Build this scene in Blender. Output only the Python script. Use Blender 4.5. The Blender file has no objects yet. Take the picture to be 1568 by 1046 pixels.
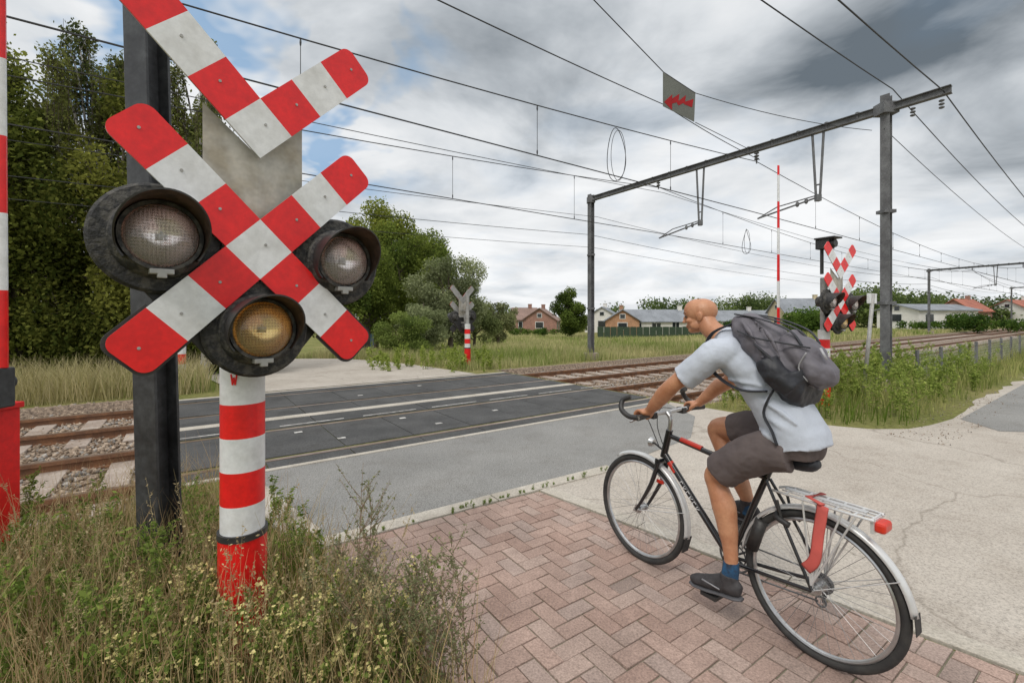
import bpy, math, random
import numpy as np
from mathutils import Vector, Matrix
random.seed(7); rng=np.random.default_rng(7)
sc=bpy.context.scene
F=697.0; CH=1.6
def G(u,v,z=0.0):
    d=(CH-z)*F/(v-485.0); return ((u-784)/F*d,d)
def P(u,v,d): return Vector(((u-784)/F*d,d,CH-(v-485)/F*d))
TA=math.radians(35.6); CT,ST=math.cos(TA),math.sin(TA)
def TS(t,s): return (CT*t-ST*s, ST*t+CT*s)
def invTS(x,y): return (CT*x+ST*y, -ST*x+CT*y)
def sstep(a,b,x):
    k=np.clip((x-a)/(b-a),0,1); return k*k*(3-2*k)
def terr(x,y):
    t,s=invTS(x,y)
    return -1.2*sstep(13.5,38,s)

# ---------------------------------------------------------------- materials
def nt(name):
    m=bpy.data.materials.new(name); m.use_nodes=True
    n=m.node_tree; n.nodes.clear()
    out=n.nodes.new('ShaderNodeOutputMaterial'); b=n.nodes.new('ShaderNodeBsdfPrincipled')
    n.links.new(b.outputs[0],out.inputs[0]); return m,n,b,out
def c4(c): return (c[0],c[1],c[2],1)
def noise_node(n,vec,scale,detail=3,rough=.55):
    a=n.nodes.new('ShaderNodeTexNoise'); a.inputs['Scale'].default_value=scale
    a.inputs['Detail'].default_value=detail; a.inputs['Roughness'].default_value=rough
    n.links.new(vec,a.inputs['Vector']); return a.outputs['Fac']
def ramp(n,fac,stops):
    r=n.nodes.new('ShaderNodeValToRGB'); e=r.color_ramp.elements
    while len(e)<len(stops): e.new(.5)
    for i,(p,c) in enumerate(stops): e[i].position=p; e[i].color=c4(c)
    n.links.new(fac,r.inputs[0]); return r.outputs[0]
def mixc(n,fac,a,b,mode='MIX'):
    m=n.nodes.new('ShaderNodeMix'); m.data_type='RGBA'; m.blend_type=mode
    for sock,val in ((m.inputs[0],fac),(m.inputs[6],a),(m.inputs[7],b)):
        if isinstance(val,(int,float)): sock.default_value=val
        elif isinstance(val,tuple): sock.default_value=c4(val)
        else: n.links.new(val,sock)
    return m.outputs[2]
def math_n(n,op,a,b=None):
    m=n.nodes.new('ShaderNodeMath'); m.operation=op
    for i,v in enumerate((a,b)):
        if v is None: continue
        if isinstance(v,(int,float)): m.inputs[i].default_value=v
        else: n.links.new(v,m.inputs[i])
    return m.outputs[0]
def bump(n,b,h,strength,dist):
    k=n.nodes.new('ShaderNodeBump'); k.inputs['Strength'].default_value=strength; k.inputs['Distance'].default_value=dist
    n.links.new(h,k.inputs['Height']); n.links.new(k.outputs[0],b.inputs['Normal'])
def M(name,c,c2=None,rough=.6,metal=0,scale=6,bs=0,bd=.003,bscale=80,fine=None,spec=.5,coat=0,lo=.35,hi=.65,world=False):
    m,n,b,o=nt(name)
    tc=n.nodes.new('ShaderNodeTexCoord')
    if world:
        g=n.nodes.new('ShaderNodeNewGeometry'); vec=g.outputs['Position']
    else: vec=tc.outputs['Object']
    if c2 is None: c2=tuple(x*.72 for x in c)
    col=ramp(n,noise_node(n,vec,scale,4,.6),[(lo,c2),(hi,c)])
    if fine:
        f=ramp(n,noise_node(n,vec,fine[0],2,.7),[(.3,(1-fine[1],)*3),(.7,(1+fine[1]*.6,)*3)])
        col=mixc(n,1.0,col,f,'MULTIPLY')
    n.links.new(col,b.inputs['Base Color'])
    b.inputs['Roughness'].default_value=rough; b.inputs['Metallic'].default_value=metal
    b.inputs['Specular IOR Level'].default_value=spec; b.inputs['Coat Weight'].default_value=coat
    if bs: bump(n,b,noise_node(n,vec,bscale,2,.6),bs,bd)
    return m
def leafmat(name,trans=.3):
    m=bpy.data.materials.new(name); m.use_nodes=True; n=m.node_tree; n.nodes.clear()
    o=n.nodes.new('ShaderNodeOutputMaterial'); b=n.nodes.new('ShaderNodeBsdfDiffuse')
    a=n.nodes.new('ShaderNodeAttribute'); a.attribute_name='Col'
    n.links.new(a.outputs['Color'],b.inputs['Color'])
    t=n.nodes.new('ShaderNodeBsdfTranslucent'); n.links.new(a.outputs['Color'],t.inputs['Color'])
    mx=n.nodes.new('ShaderNodeMixShader'); mx.inputs[0].default_value=trans
    n.links.new(b.outputs[0],mx.inputs[1]); n.links.new(t.outputs[0],mx.inputs[2]); n.links.new(mx.outputs[0],o.inputs[0])
    return m
LEAF=leafmat('leaf_foliage',.38); BLADE=leafmat('grass_blades',.35)
RED=M('sign_red',(.82,.012,.012),(.68,.009,.011),rough=.35,scale=9,fine=(40,.10))
WHITE=M('sign_white',(.76,.77,.78),(.60,.60,.59),rough=.42,scale=7,fine=(35,.08),lo=.3,hi=.6)
BLACKP=M('black_paint',(.02,.02,.022),(.04,.038,.036),rough=.5,scale=14,bs=.5,bd=.003,bscale=60)
ROUGHBLK=M('rough_black_housing',(.018,.018,.019),(.075,.07,.062),rough=.7,scale=26,bs=1,bd=.006,bscale=70,lo=.4,hi=.55)
HOODIN=M('hood_brown',(.11,.06,.045),(.03,.02,.016),rough=.6,scale=20)
GALV=M('galvanised_steel',(.42,.42,.41),(.30,.29,.27),rough=.55,metal=.3,scale=5,fine=(30,.12))
DIRTYPLATE=M('weathered_plate',(.54,.53,.50),(.36,.32,.25),rough=.6,scale=4,fine=(18,.2))
MAST=M('mast_steel',(.17,.175,.18),(.10,.10,.105),rough=.6,metal=.1,scale=4,fine=(25,.25))
DARKMAST=M('dark_mast_paint',(.055,.058,.062),(.027,.027,.030),rough=.42,scale=5,fine=(25,.4))
WIRE=M('wire_dark',(.035,.037,.04),rough=.6)
RUST=M('rail_rust',(.26,.125,.06),(.14,.07,.04),rough=.7,scale=8,fine=(60,.25))
RAILTOP=M('rail_head_steel',(.38,.29,.23),(.25,.17,.13),rough=.35,metal=.5,scale=5)
CONC=M('sleeper_concrete',(.42,.36,.31),(.28,.22,.18),rough=.9,scale=3,fine=(40,.25))
def speckled(name,a,b_,sp,dark,scale=.7,crack=None,stain=.8,hi=1.2):
    m,n,b,o=nt(name)
    g=n.nodes.new('ShaderNodeNewGeometry'); v=g.outputs['Position']
    col=ramp(n,noise_node(n,v,scale,4,.6),[(.3,a),(.7,b_)])
    f=ramp(n,noise_node(n,v,sp,2,.8),[(.34,(dark,)*3),(.5,(1,)*3),(.68,(hi,)*3)]); col=mixc(n,1.0,col,f,'MULTIPLY')
    st=ramp(n,noise_node(n,v,2.3,4,.7),[(.50,(1,1,1)),(.72,(stain,stain*.98,stain*.96))]); col=mixc(n,1.0,col,st,'MULTIPLY')
    if crack:
        vo=n.nodes.new('ShaderNodeTexVoronoi'); vo.feature='DISTANCE_TO_EDGE'; vo.inputs['Scale'].default_value=crack
        wv=n.nodes.new('ShaderNodeTexNoise'); wv.inputs['Scale'].default_value=1.6; wv.inputs['Detail'].default_value=4
        n.links.new(v,wv.inputs['Vector'])
        va=mixc(n,.45,v,wv.outputs['Color'],'ADD'); n.links.new(va,vo.inputs['Vector'])
        cr=ramp(n,vo.outputs['Distance'],[(.0015,(.50,.48,.45)),(.005,(1,1,1))]); col=mixc(n,.6,col,cr,'MULTIPLY')
    n.links.new(col,b.inputs['Base Color']); b.inputs['Roughness'].default_value=.92; b.inputs['Specular IOR Level'].default_value=.3
    bump(n,b,noise_node(n,v,sp,2,.6),.55,.004); return m
CROAD=speckled('concrete_road',(.385,.345,.30),(.47,.43,.38),80,.66,crack=.42,stain=.84,hi=1.2)
ASPH=speckled('asphalt_grey',(.215,.213,.205),(.265,.262,.252),85,.55,scale=.9,stain=.86,hi=1.35)
STRIP=speckled('concrete_strip',(.40,.365,.31),(.51,.475,.42),70,.78,scale=2.2)
RUBBER=speckled('crossing_panel_rubber',(.058,.059,.060),(.098,.098,.098),55,.65,scale=1.3,stain=.75)
PAINT=M('road_paint_worn',(.68,.67,.64),(.35,.34,.32),rough=.8,scale=14,fine=(60,.2),world=True)
TYRE=M('tyre_rubber',(.025,.025,.026),(.045,.043,.04),rough=.75,scale=20)
FRAME=M('bike_frame_black',(.018,.019,.021),(.012,.012,.014),rough=.22,coat=.5)
ALU=M('bike_aluminium',(.55,.56,.57),(.42,.42,.42),rough=.32,metal=.85,scale=15)
SPOKE=M('spoke_steel',(.35,.35,.36),(.25,.25,.25),rough=.4,metal=.7,scale=15)
SILVERP=M('silver_mudguard',(.66,.67,.67),(.56,.56,.56),rough=.33,metal=.3,scale=12)
REDF=M('bike_red_trim',(.65,.04,.02),rough=.3)
SKIN=M('skin',(.55,.275,.155),(.44,.19,.098),rough=.42,scale=14,fine=(70,.08),bs=.15,bd=.002,bscale=90)
SHIRT=M('tshirt_cloth',(.51,.55,.63),(.475,.515,.59),rough=.92,scale=6,bs=.5,bd=.012,bscale=14,fine=(220,.06))
SHORTS=M('shorts_cloth',(.125,.10,.097),(.10,.08,.08),rough=.9,scale=10,bs=.7,bd=.015,bscale=13)
PACK=M('backpack_nylon',(.135,.125,.145),(.105,.098,.115),rough=.6,scale=8,bs=.6,bd=.012,bscale=16)
PACKD=M('backpack_dark',(.024,.026,.034),(.016,.017,.022),rough=.55,scale=9,bs=.6,bd=.01,bscale=20)
SHOE=M('shoe_dark',(.055,.052,.055),(.03,.028,.03),rough=.7,scale=30)
SOCK=M('sock_blue',(.02,.10,.22),(.02,.03,.05),rough=.9,scale=25)
BARK=M('bark',(.15,.12,.09),(.08,.065,.05),rough=.9,scale=6,bs=.6,bd=.02,bscale=15)
BIRCHB=M('birch_bark',(.46,.44,.41),(.06,.055,.05),rough=.8,scale=9,lo=.42,hi=.5)
TWIG=M('twig',(.10,.075,.055),(.07,.05,.04),rough=.9)
def ground_mat():
    m,n,b,o=nt('meadow_ground')
    g=n.nodes.new('ShaderNodeNewGeometry'); v=g.outputs['Position']
    col=ramp(n,noise_node(n,v,.35,5,.65),[(.3,(.15,.17,.05)),(.5,(.22,.22,.08)),(.7,(.34,.29,.14))])
    f=ramp(n,noise_node(n,v,14,3,.7),[(.3,(.5,.5,.5)),(.7,(1.25,1.25,1.2))]); col=mixc(n,1.0,col,f,'MULTIPLY')
    n.links.new(col,b.inputs['Base Color']); b.inputs['Roughness'].default_value=1; b.inputs['Specular IOR Level'].default_value=.1
    bump(n,b,noise_node(n,v,20,3,.7),1,.05); return m
GROUND=ground_mat()
BALLAST=M('ballast_gravel',(.36,.275,.205),(.16,.12,.09),rough=.95,scale=18,fine=(55,.45),bs=1,bd=.04,bscale=28,lo=.38,hi=.6,world=True)
def attr_mat(name,rough=.9,bs=.5,bscale=90,bd=.003,fs=70):
    m,n,b,o=nt(name)
    a=n.nodes.new('ShaderNodeAttribute'); a.attribute_name='Col'
    g=n.nodes.new('ShaderNodeNewGeometry'); v=g.outputs['Position']
    f=ramp(n,noise_node(n,v,fs,3,.75),[(.3,(.60,)*3),(.7,(1.26,)*3)])
    col=mixc(n,1.0,a.outputs['Color'],f,'MULTIPLY')
    d=ramp(n,noise_node(n,v,1.7,4,.7),[(.35,(.76,.75,.74)),(.65,(1.08,1.08,1.07))]); col=mixc(n,1.0,col,d,'MULTIPLY')
    n.links.new(col,b.inputs['Base Color']); b.inputs['Roughness'].default_value=rough; b.inputs['Specular IOR Level'].default_value=.3
    bump(n,b,noise_node(n,v,bscale,2,.6),bs,bd); return m
BRICKP=attr_mat('clay_pavers',fs=95); STONE=attr_mat('ballast_stones')
def gridh(n,k,out):
    s=n.nodes.new('ShaderNodeSeparateXYZ'); n.links.new(out,s.inputs[0])
    a=math_n(n,'ABSOLUTE',math_n(n,'SINE',math_n(n,'MULTIPLY',s.outputs[0],k))); b_=math_n(n,'ABSOLUTE',math_n(n,'SINE',math_n(n,'MULTIPLY',s.outputs[1],k)))
    return math_n(n,'MINIMUM',a,b_)
def lensmat(name,tint):
    m,n,b,o=nt(name); tc=n.nodes.new('ShaderNodeTexCoord')
    h=gridh(n,260,tc.outputs['Object'])
    b.inputs['Base Color'].default_value=c4(tint); b.inputs['Roughness'].default_value=.02; b.inputs['Transmission Weight'].default_value=.88
    b.inputs['IOR'].default_value=1.5; b.inputs['Coat Weight'].default_value=.6; b.inputs['Coat Roughness'].default_value=.01
    bump(n,b,math_n(n,'POWER',h,.4),.35,.003); return m
def reflmat(name,c1,c2,gap):
    m,n,b,o=nt(name); tc=n.nodes.new('ShaderNodeTexCoord'); ln=n.nodes.new('ShaderNodeVectorMath'); ln.operation='LENGTH'; n.links.new(tc.outputs['Object'],ln.inputs[0])
    col=ramp(n,ln.outputs['Value'],[(.02,c1),(.075,tuple((p+q)/2 for p,q in zip(c1,c2))),(.118,c2)])
    g=ramp(n,gridh(n,260,tc.outputs['Object']),[(.08,gap),(.42,(1,1,1))])
    n.links.new(mixc(n,1.0,col,g,'MULTIPLY'),b.inputs['Base Color']); b.inputs['Metallic'].default_value=.8; b.inputs['Roughness'].default_value=.12; return m
GL_CLEAR=lensmat('lens_glass_clear',(.99,.96,.95)); GL_AMB=lensmat('lens_glass_amber',(1,.82,.45))
RF_CLEAR=reflmat('reflector_silver',(1,.99,.98),(.58,.36,.30),(.30,.17,.14)); RF_AMB=reflmat('reflector_amber',(1,.95,.75),(.95,.60,.22),(.50,.25,.06))
GLASSD=M('window_glass',(.03,.035,.04),rough=.1,spec=.8)

# ---------------------------------------------------------------- mesh tools
class MB:
    def __init__(s): s.v=[]; s.f=[]; s.m=[]
    def add(s,vs,fs,mat=0):
        o=len(s.v); s.v+= [tuple(p) for p in vs]
        for f in fs: s.f.append(tuple(o+i for i in f)); s.m.append(mat)
    def tube(s,pts,r,n=8,mat=0,cap=True,r2=None,yref=(0,1,0),smooth=0):
        pts=[Vector(p) for p in pts]
        if not hasattr(r,'__len__'): r=[r]*len(pts)
        if r2 is None: r2=r
        elif not hasattr(r2,'__len__'): r2=[r2]*len(pts)
        if smooth and len(pts)>2:
            NP,NR,NR2=[],[],[]
            for i in range(len(pts)-1):
                p0=pts[max(i-1,0)];p1=pts[i];p2=pts[i+1];p3=pts[min(i+2,len(pts)-1)]
                for k in range(smooth):
                    t=k/smooth
                    NP.append(.5*((2*p1)+(p2-p0)*t+(2*p0-5*p1+4*p2-p3)*t*t+(3*p1-p0-3*p2+p3)*t**3))
                    tt=t*t*(3-2*t); NR.append(r[i]*(1-tt)+r[i+1]*tt); NR2.append(r2[i]*(1-tt)+r2[i+1]*tt)
            NP.append(pts[-1]);NR.append(r[-1]);NR2.append(r2[-1]); pts,r,r2=NP,NR,NR2
        vs=[];fs=[];N=len(pts); yr=Vector(yref)
        for i,p in enumerate(pts):
            T=(pts[min(i+1,N-1)]-pts[max(i-1,0)])
            if T.length<1e-9: T=Vector((0,0,1))
            T.normalize(); a=yr-T*yr.dot(T)
            if a.length<.05: a=Vector((1,0,.3))-T*Vector((1,0,.3)).dot(T)
            a.normalize(); b=T.cross(a)
            for k in range(n):
                w=2*math.pi*k/n; vs.append(p+a*(math.cos(w)*r[i])+b*(math.sin(w)*r2[i]))
        for i in range(N-1):
            for k in range(n):
                k2=(k+1)%n; fs.append((i*n+k,i*n+k2,(i+1)*n+k2,(i+1)*n+k))
        if cap:
            fs.append(tuple(range(n-1,-1,-1))); fs.append(tuple((N-1)*n+k for k in range(n)))
        s.add(vs,fs,mat)
    def obox(s,p0,p1,w,h,up=(0,0,1),off=(0,0),mat=0):
        p0=Vector(p0);p1=Vector(p1);T=(p1-p0).normalized(); u=Vector(up); u=(u-T*u.dot(T)).normalized(); sd=T.cross(u)
        o=sd*off[0]+u*off[1]; vs=[]
        for p in (p0,p1):
            for a,b in ((-1,-1),(1,-1),(1,1),(-1,1)): vs.append(p+o+sd*(a*w/2)+u*(b*h/2))
        s.add(vs,[(3,2,1,0),(4,5,6,7),(0,1,5,4),(1,2,6,5),(2,3,7,6),(3,0,4,7)],mat)
    def box(s,c,sz,mat=0):
        c=Vector(c); s.obox(c-Vector((sz[0]/2,0,0)),c+Vector((sz[0]/2,0,0)),sz[1],sz[2],mat=mat)
    def hbeam(s,p0,p1,w,h,up,tf=.014,mat=0):
        s.obox(p0,p1,tf,h-2*tf,up,mat=mat); s.obox(p0,p1,w,tf,up,(0,h/2-tf/2),mat); s.obox(p0,p1,w,tf,up,(0,-h/2+tf/2),mat)
    def prism(s,poly,z0,z1,mat=0):
        n=len(poly); vs=[(p[0],p[1],z0) for p in poly]+[(p[0],p[1],z1) for p in poly]
        s.add(vs,[tuple(range(n-1,-1,-1)),tuple(range(n,2*n))]+[(i,(i+1)%n,n+(i+1)%n,n+i) for i in range(n)],mat)
    def ell(s,c,r,R=None,nu=16,nv=10,mat=0):
        vs=[];fs=[]; c=Vector(c)
        for j in range(nv+1):
            ph=math.pi*j/nv
            for i in range(nu):
                th=2*math.pi*i/nu; p=Vector((r[0]*math.sin(ph)*math.cos(th),r[1]*math.sin(ph)*math.sin(th),r[2]*math.cos(ph)))
                if R is not None: p=R@p
                vs.append(c+p)
        for j in range(nv):
            for i in range(nu): fs.append((j*nu+i,(j+1)*nu+i,(j+1)*nu+(i+1)%nu,j*nu+(i+1)%nu))
        s.add(vs,fs,mat)
    def revolve(s,prof,n=32,mat=0,a0=0,a1=2*math.pi):
        vs=[];fs=[];full=abs(a1-a0-2*math.pi)<1e-6; cnt=n if full else n+1
        for (r,z) in prof:
            for k in range(cnt):
                w=a0+(a1-a0)*k/n; vs.append((r*math.cos(w),r*math.sin(w),z))
        for i in range(len(prof)-1):
            for k in range(n):
                k2=(k+1)%cnt; fs.append((i*cnt+k,i*cnt+k2,(i+1)*cnt+k2,(i+1)*cnt+k))
        s.add(vs,fs,mat)
    def obj(s,name,mats,parent=None,smooth=False,mw=None,bev=0,ang=None):
        me=bpy.data.meshes.new(name); me.from_pydata(s.v,[],s.f)
        for m in (mats if isinstance(mats,(list,tuple)) else [mats]): me.materials.append(m)
        me.polygons.foreach_set('material_index',s.m)
        if smooth: me.polygons.foreach_set('use_smooth',[True]*len(s.f))
        me.update(); o=bpy.data.objects.new(name,me); sc.collection.objects.link(o)
        if smooth and ang:
            me.set_sharp_from_angle(angle=math.radians(ang))
        if parent: o.parent=parent
        if mw is not None: o.matrix_local=mw
        if bev:
            b=o.modifiers.new('bevel','BEVEL'); b.width=bev; b.segments=2; b.limit_method='ANGLE'
        return o
def empty(name,mw=None):
    o=bpy.data.objects.new(name,None); o.empty_display_size=.2; sc.collection.objects.link(o)
    if mw is not None: o.matrix_world=mw
    return o
def fast(name,V,Q,col,mat,parent=None):
    me=bpy.data.meshes.new(name); V=np.asarray(V,dtype=np.float32); Q=np.asarray(Q,dtype=np.int32); k=Q.shape[1]
    me.vertices.add(len(V)); me.vertices.foreach_set('co',V.ravel())
    me.loops.add(Q.size); me.loops.foreach_set('vertex_index',Q.ravel())
    me.polygons.add(len(Q)); me.polygons.foreach_set('loop_start',np.arange(0,Q.size,k,dtype=np.int32))
    try: me.polygons.foreach_set('loop_total',np.full(len(Q),k,dtype=np.int32))
    except Exception: pass
    me.update(calc_edges=True)
    if col is not None:
        a=me.color_attributes.new('Col','FLOAT_COLOR','POINT'); c=np.ones((len(V),4),dtype=np.float32); c[:,:3]=np.clip(col,0,1)
        a.data.foreach_set('color',c.ravel())
    me.materials.append(mat); o=bpy.data.objects.new(name,me); sc.collection.objects.link(o)
    if parent: o.parent=parent
    return o
def frame(o,ax,ay,az):
    m=Matrix.Identity(4)
    for i,a in enumerate((ax,ay,az)):
        for j in range(3): m[j][i]=a[j]
    for j in range(3): m[j][3]=o[j]
    return m

def leaves(C,size,rg,aspect=.6,droop=0):
    n=len(C); a=rg.normal(size=(n,3)); a[:,2]-=droop; a/=np.linalg.norm(a,axis=1)[:,None]
    b=rg.normal(size=(n,3)); b-=a*(a*b).sum(1)[:,None]; b/=np.linalg.norm(b,axis=1)[:,None]
    s=size*(.6+.8*rg.random(n)); a=a*s[:,None]*.5; b=b*(s*aspect)[:,None]*.5
    V=np.stack([C-a,C+b,C+a,C-b],1).reshape(-1,3); Q=np.arange(4*n).reshape(-1,4); return V,Q
def crown(blobs,n,rg,shell=2.6):
    vol=np.array([b[3]*b[4]*b[5] for b in blobs])**.75; w=vol/vol.sum()
    k=rg.choice(len(blobs),n,p=w); B=np.array([b[:6] for b in blobs])[k]
    d=rg.normal(size=(n,3)); d/=np.linalg.norm(d,axis=1)[:,None]
    r=rg.random(n)**(1/shell)*(1+.12*rg.normal(size=n))
    return B[:,:3]+d*B[:,3:6]*r[:,None],k
def tree(name,base,H,blobs,n,size,dark,light,seed,bark=BARK,tr=.15,droop=0,shell=2.6,strands=0):
    rg=np.random.default_rng(seed); root=empty(name,Matrix.Translation(base))
    mb=MB()
    cx=np.mean([b[0] for b in blobs]); cy=np.mean([b[1] for b in blobs])
    pth=[(0,0,-.2),(cx*.15+.02*H,cy*.15,H*.25),(cx*.4,cy*.4+.015*H,H*.5),(cx*.7,cy*.7,H*.8)]
    mb.tube(pth,[tr,tr*.8,tr*.5,tr*.15],8,smooth=4)
    for b in blobs[:40]:
        z0=min(max(b[2]*.55,H*.15),H*.75); f=z0/H
        s0=Vector((cx*f*.8,cy*f*.8,z0)); e=Vector(b[:3]); m=(s0+e)/2+Vector((0,0,.05*H*(1 if not droop else 1.4)))
        mb.tube([s0,m,e],[tr*.32,tr*.2,tr*.06],5,smooth=3)
        for q in range(3):
            dd=Vector(rg.normal(size=3)); dd.normalize(); e2=e+Vector((dd.x*b[3],dd.y*b[4],dd.z*b[5]))*.8
            mb.tube([m.lerp(e,.6),e2],[tr*.1,tr*.03],4)
    mb.obj('trunk',bark,root,True)
    C,k=crown(blobs,n,rg,shell)
    if strands:
        ns=strands; S,ks=crown(blobs,ns,rg,3.5); m=30
        L=rg.uniform(.5,1.9,ns)*H*.12
        tt=rg.random((ns,m)); C2=S[:,None,:]+np.stack([rg.normal(0,.06,(ns,m)),rg.normal(0,.06,(ns,m)),-tt*L[:,None]],2)
        C=np.concatenate([C,C2.reshape(-1,3)]); k=np.concatenate([k,np.repeat(ks,m)])
        mt=MB()
        for i in range(ns):
            p=Vector(S[i]); mt.tube([p,p-Vector((0,0,L[i]))],[.005,.002],3,cap=False)
        mt.obj('hanging_twigs',TWIG,root)
    V,Q=leaves(C,size,rg,droop=droop)
    bl=rg.random(len(blobs)); f=np.clip(bl[k]*.75+rg.normal(0,.22,len(C))+.12,0,1.2)
    col=np.array(dark)[None]*(1-f[:,None])+np.array(light)[None]*f[:,None]
    fast('leaves',V,Q,np.repeat(col,4,0),LEAF,root); return root
def blobset(seed,cx,cy,cz,rx,ry,rz,k,br):
    r=np.random.default_rng(seed); out=[]
    for i in range(k):
        d=r.normal(size=3); d/=np.linalg.norm(d); q=r.random()**.4
        s=br*r.uniform(.6,1.3)
        out.append((cx+d[0]*rx*q,cy+d[1]*ry*q,cz+d[2]*rz*q,s*rx,s*ry,s*rz*.8))
    return out
def blades(name,X,Y,Z,h,w,rg,colA,colB,mat=BLADE,lean=.35,parent=None,clump=None):
    n=len(X); ang=rg.uniform(0,2*np.pi,n); dx=np.cos(ang);dy=np.sin(ang); ln=lean*h*rg.uniform(.1,1.3,n); la=rg.uniform(0,2*np.pi,n)
    lx=np.cos(la)*ln; ly=np.sin(la)*ln
    B=np.stack([X,Y,Z],1); wv=np.stack([dx,dy,0*dx],1)*w*.5
    Mi=B+np.stack([lx*.3,ly*.3,h*.55],1); T=B+np.stack([lx,ly,h],1)
    V=np.stack([B-wv,B+wv,Mi+wv*.7,Mi-wv*.7,T+wv*.1,T-wv*.1],1).reshape(-1,3)
    i=np.arange(n)[:,None]*6; Q=np.concatenate([i+np.array([[0,1,2,3]]),i+np.array([[3,2,4,5]])])
    f=(clump if clump is not None else rg.random(n))
    f=np.clip(f+rg.normal(0,.22,n),0,1)[:,None]; col=np.array(colA)*(1-f)+np.array(colB)*f
    col=col*(rg.uniform(.7,1.25,n)[:,None])
    return fast(name,V,Q,np.repeat(col,6,0),mat,parent)
def pn(X,Y,sc_,seed=0):
    x=X*sc_+seed*17.3; y=Y*sc_+seed*5.1
    return .5+.25*(np.sin(x*1.7+1.3*np.sin(y*1.1))+np.sin(y*2.3+1.7*np.sin(x*.9+seed)))

# ---------------------------------------------------------------- ground
tl=sorted(set([-700,-400,-250,-150,-100,-70,-50,-40,-30]+list(np.arange(-25,45,1.25))+[-.45,-.3,7.5,7.65,50,60,75,100,140,200,300,450,800]))
sl=sorted(set([-400,-200,-100,-50,-30,-20,-12,-8]+list(np.arange(-6,16,.75))+[4.7,4.95,11.15,11.4]+list(np.arange(16,44,2))+[60,90,140,220,350,600,900]))
mb=MB(); nT=len(tl)
for s in sl:
    for t in tl:
        x,y=TS(t,s); z=float(terr(x,y))
        if 4.9<s<11.2 and (t<-.4 or t>7.6): z=-.16
        mb.v.append((x,y,z))
for j in range(len(sl)-1):
    for i in range(nT-1):
        a=j*nT+i; mb.f.append((a,a+1,a+1+nT,a+nT))
        sm=(sl[j]+sl[j+1])/2; tm=(tl[i]+tl[i+1])/2
        mb.m.append(1 if (4.65<sm<11.45 and (tm<-.3 or tm>7.5)) else 0)
mb.obj('ground',[GROUND,BALLAST])

def sheet(name,poly,z,mat):
    mb=MB(); mb.add([(p[0],p[1],z) for p in poly],[tuple(range(len(poly)))])
    return mb.obj(name,mat)
RD=Vector((.69,-.724,0)); RN=Vector((.724,.69,0))
pA=(0.28,4.29); pB=(.28+.69*9,4.29-.724*9)
edge=[TS(60,1.75)]
re=random.Random(5)
for t in np.arange(30,8.6,-.45): edge.append(TS(t,1.85+re.uniform(-.09,.09)))
edge+=[TS(8.35,1.98),TS(8.1,2.15),TS(7.9,2.3),TS(7.72,2.62),TS(7.6,2.95),TS(7.45,3.4),TS(7.4,4.2),TS(7.36,5.2)]
sheet('concrete_road',[pA,pB,(14,-6),TS(60,-6)]+edge+[(1.1,4.85)],.006,CROAD)
sheet('asphalt_road',[TS(.55,5.3),(-1.36,3.22),(1.1,4.85),TS(5.4,3.5),TS(6.6,4.2),TS(7.3,5.3)][::-1],.010,ASPH)
sheet('asphalt_road',[TS(9.2,1.2),TS(9.8,1.70),TS(60,1.70),TS(60,-.4),TS(10.8,-.3)][::-1],.010,ASPH)
mb=MB()
rails=[5.65,7.1,8.75,10.2]
def qpanel(t0,t1,s0,s1,z,mat=0,z0=-.18):
    mb.prism([TS(t0,s0),TS(t1,s0),TS(t1,s1),TS(t0,s1)],z0,z,mat)
segs=[(5.34,5.60),(5.76,7.05),(7.21,7.80),(8.02,8.70),(8.86,10.15),(10.31,10.62)]
for a,b in segs:
    w=.9; t=-.2
    while t<7.4:
        e=min(t+w,7.4); qpanel(t+.006,e-.006,a,b,.014+random.uniform(-.002,.002)); t=e
root=empty('level_crossing_deck')
mb.obj('panels',RUBBER,root,bev=.004)
mb=MB()
for r in rails: qpanel(-.2,7.4,r-.05,r+.11,-.03)
mb.obj('flangeway',BLACKP,root)
mb=MB()
qpanel(-.2,7.4,7.805,8.015,.018); qpanel(-.2,7.4,5.26,5.335,.018); qpanel(-.2,7.4,10.625,10.75,.018)
mb.obj('edge_beam',STRIP,root)
mb=MB()
for t0 in np.arange(-.1,7.3,1.2):
    mb.prism([TS(t0,7.28),TS(t0+.9,7.28),TS(t0+.9,7.31),TS(t0,7.31)],.017,.0195,0)
for (t0,s0) in ((1.6,6.1),(3.0,6.1),(1.2,6.75),(2.7,6.75),(4.2,6.4),(1.0,9.2),(2.8,9.2),(4.3,9.7)):
    mb.prism([TS(t0,s0),TS(t0+.10,s0),TS(t0+.10,s0+.06),TS(t0,s0+.06)],.017,.0195,0)
mb.obj('worn_markings',PAINT,root)
def farroad():
    L=MB(); n=40
    for i in range(n+1):
        d=i*1.6
        wob=.0009*d*d
        a=Vector((*TS(.9,10.75),0))-RD*d+Vector((-wob,0,0))
        b=Vector((*TS(6.5,10.75),0))-RD*d+Vector((-wob,0,0))
        for p in (a,b): L.v.append((p.x,p.y,float(terr(p.x,p.y))+.03))
    for i in range(n): L.f.append((2*i,2*i+1,2*i+3,2*i+2)); L.m.append(0)
    L.obj('concrete_road',CROAD)
farroad()
def strip(name,a,b,w,z,mat=STRIP,seg=1.0):
    mb=MB(); a=Vector((*a,0)); b=Vector((*b,0)); L=(b-a).length; n=max(1,int(L/seg)); T=(b-a)/n; N=Vector((-T.y,T.x,0)).normalized()*w/2
    for i in range(n):
        p=a+T*(i+.004); q=a+T*(i+.996)
        mb.prism([(p-N).to_2d(),(q-N).to_2d(),(q+N).to_2d(),(p+N).to_2d()],-.1,z+random.uniform(-.001,.001))
    return mb.obj(name,mat,bev=.004)
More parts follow.
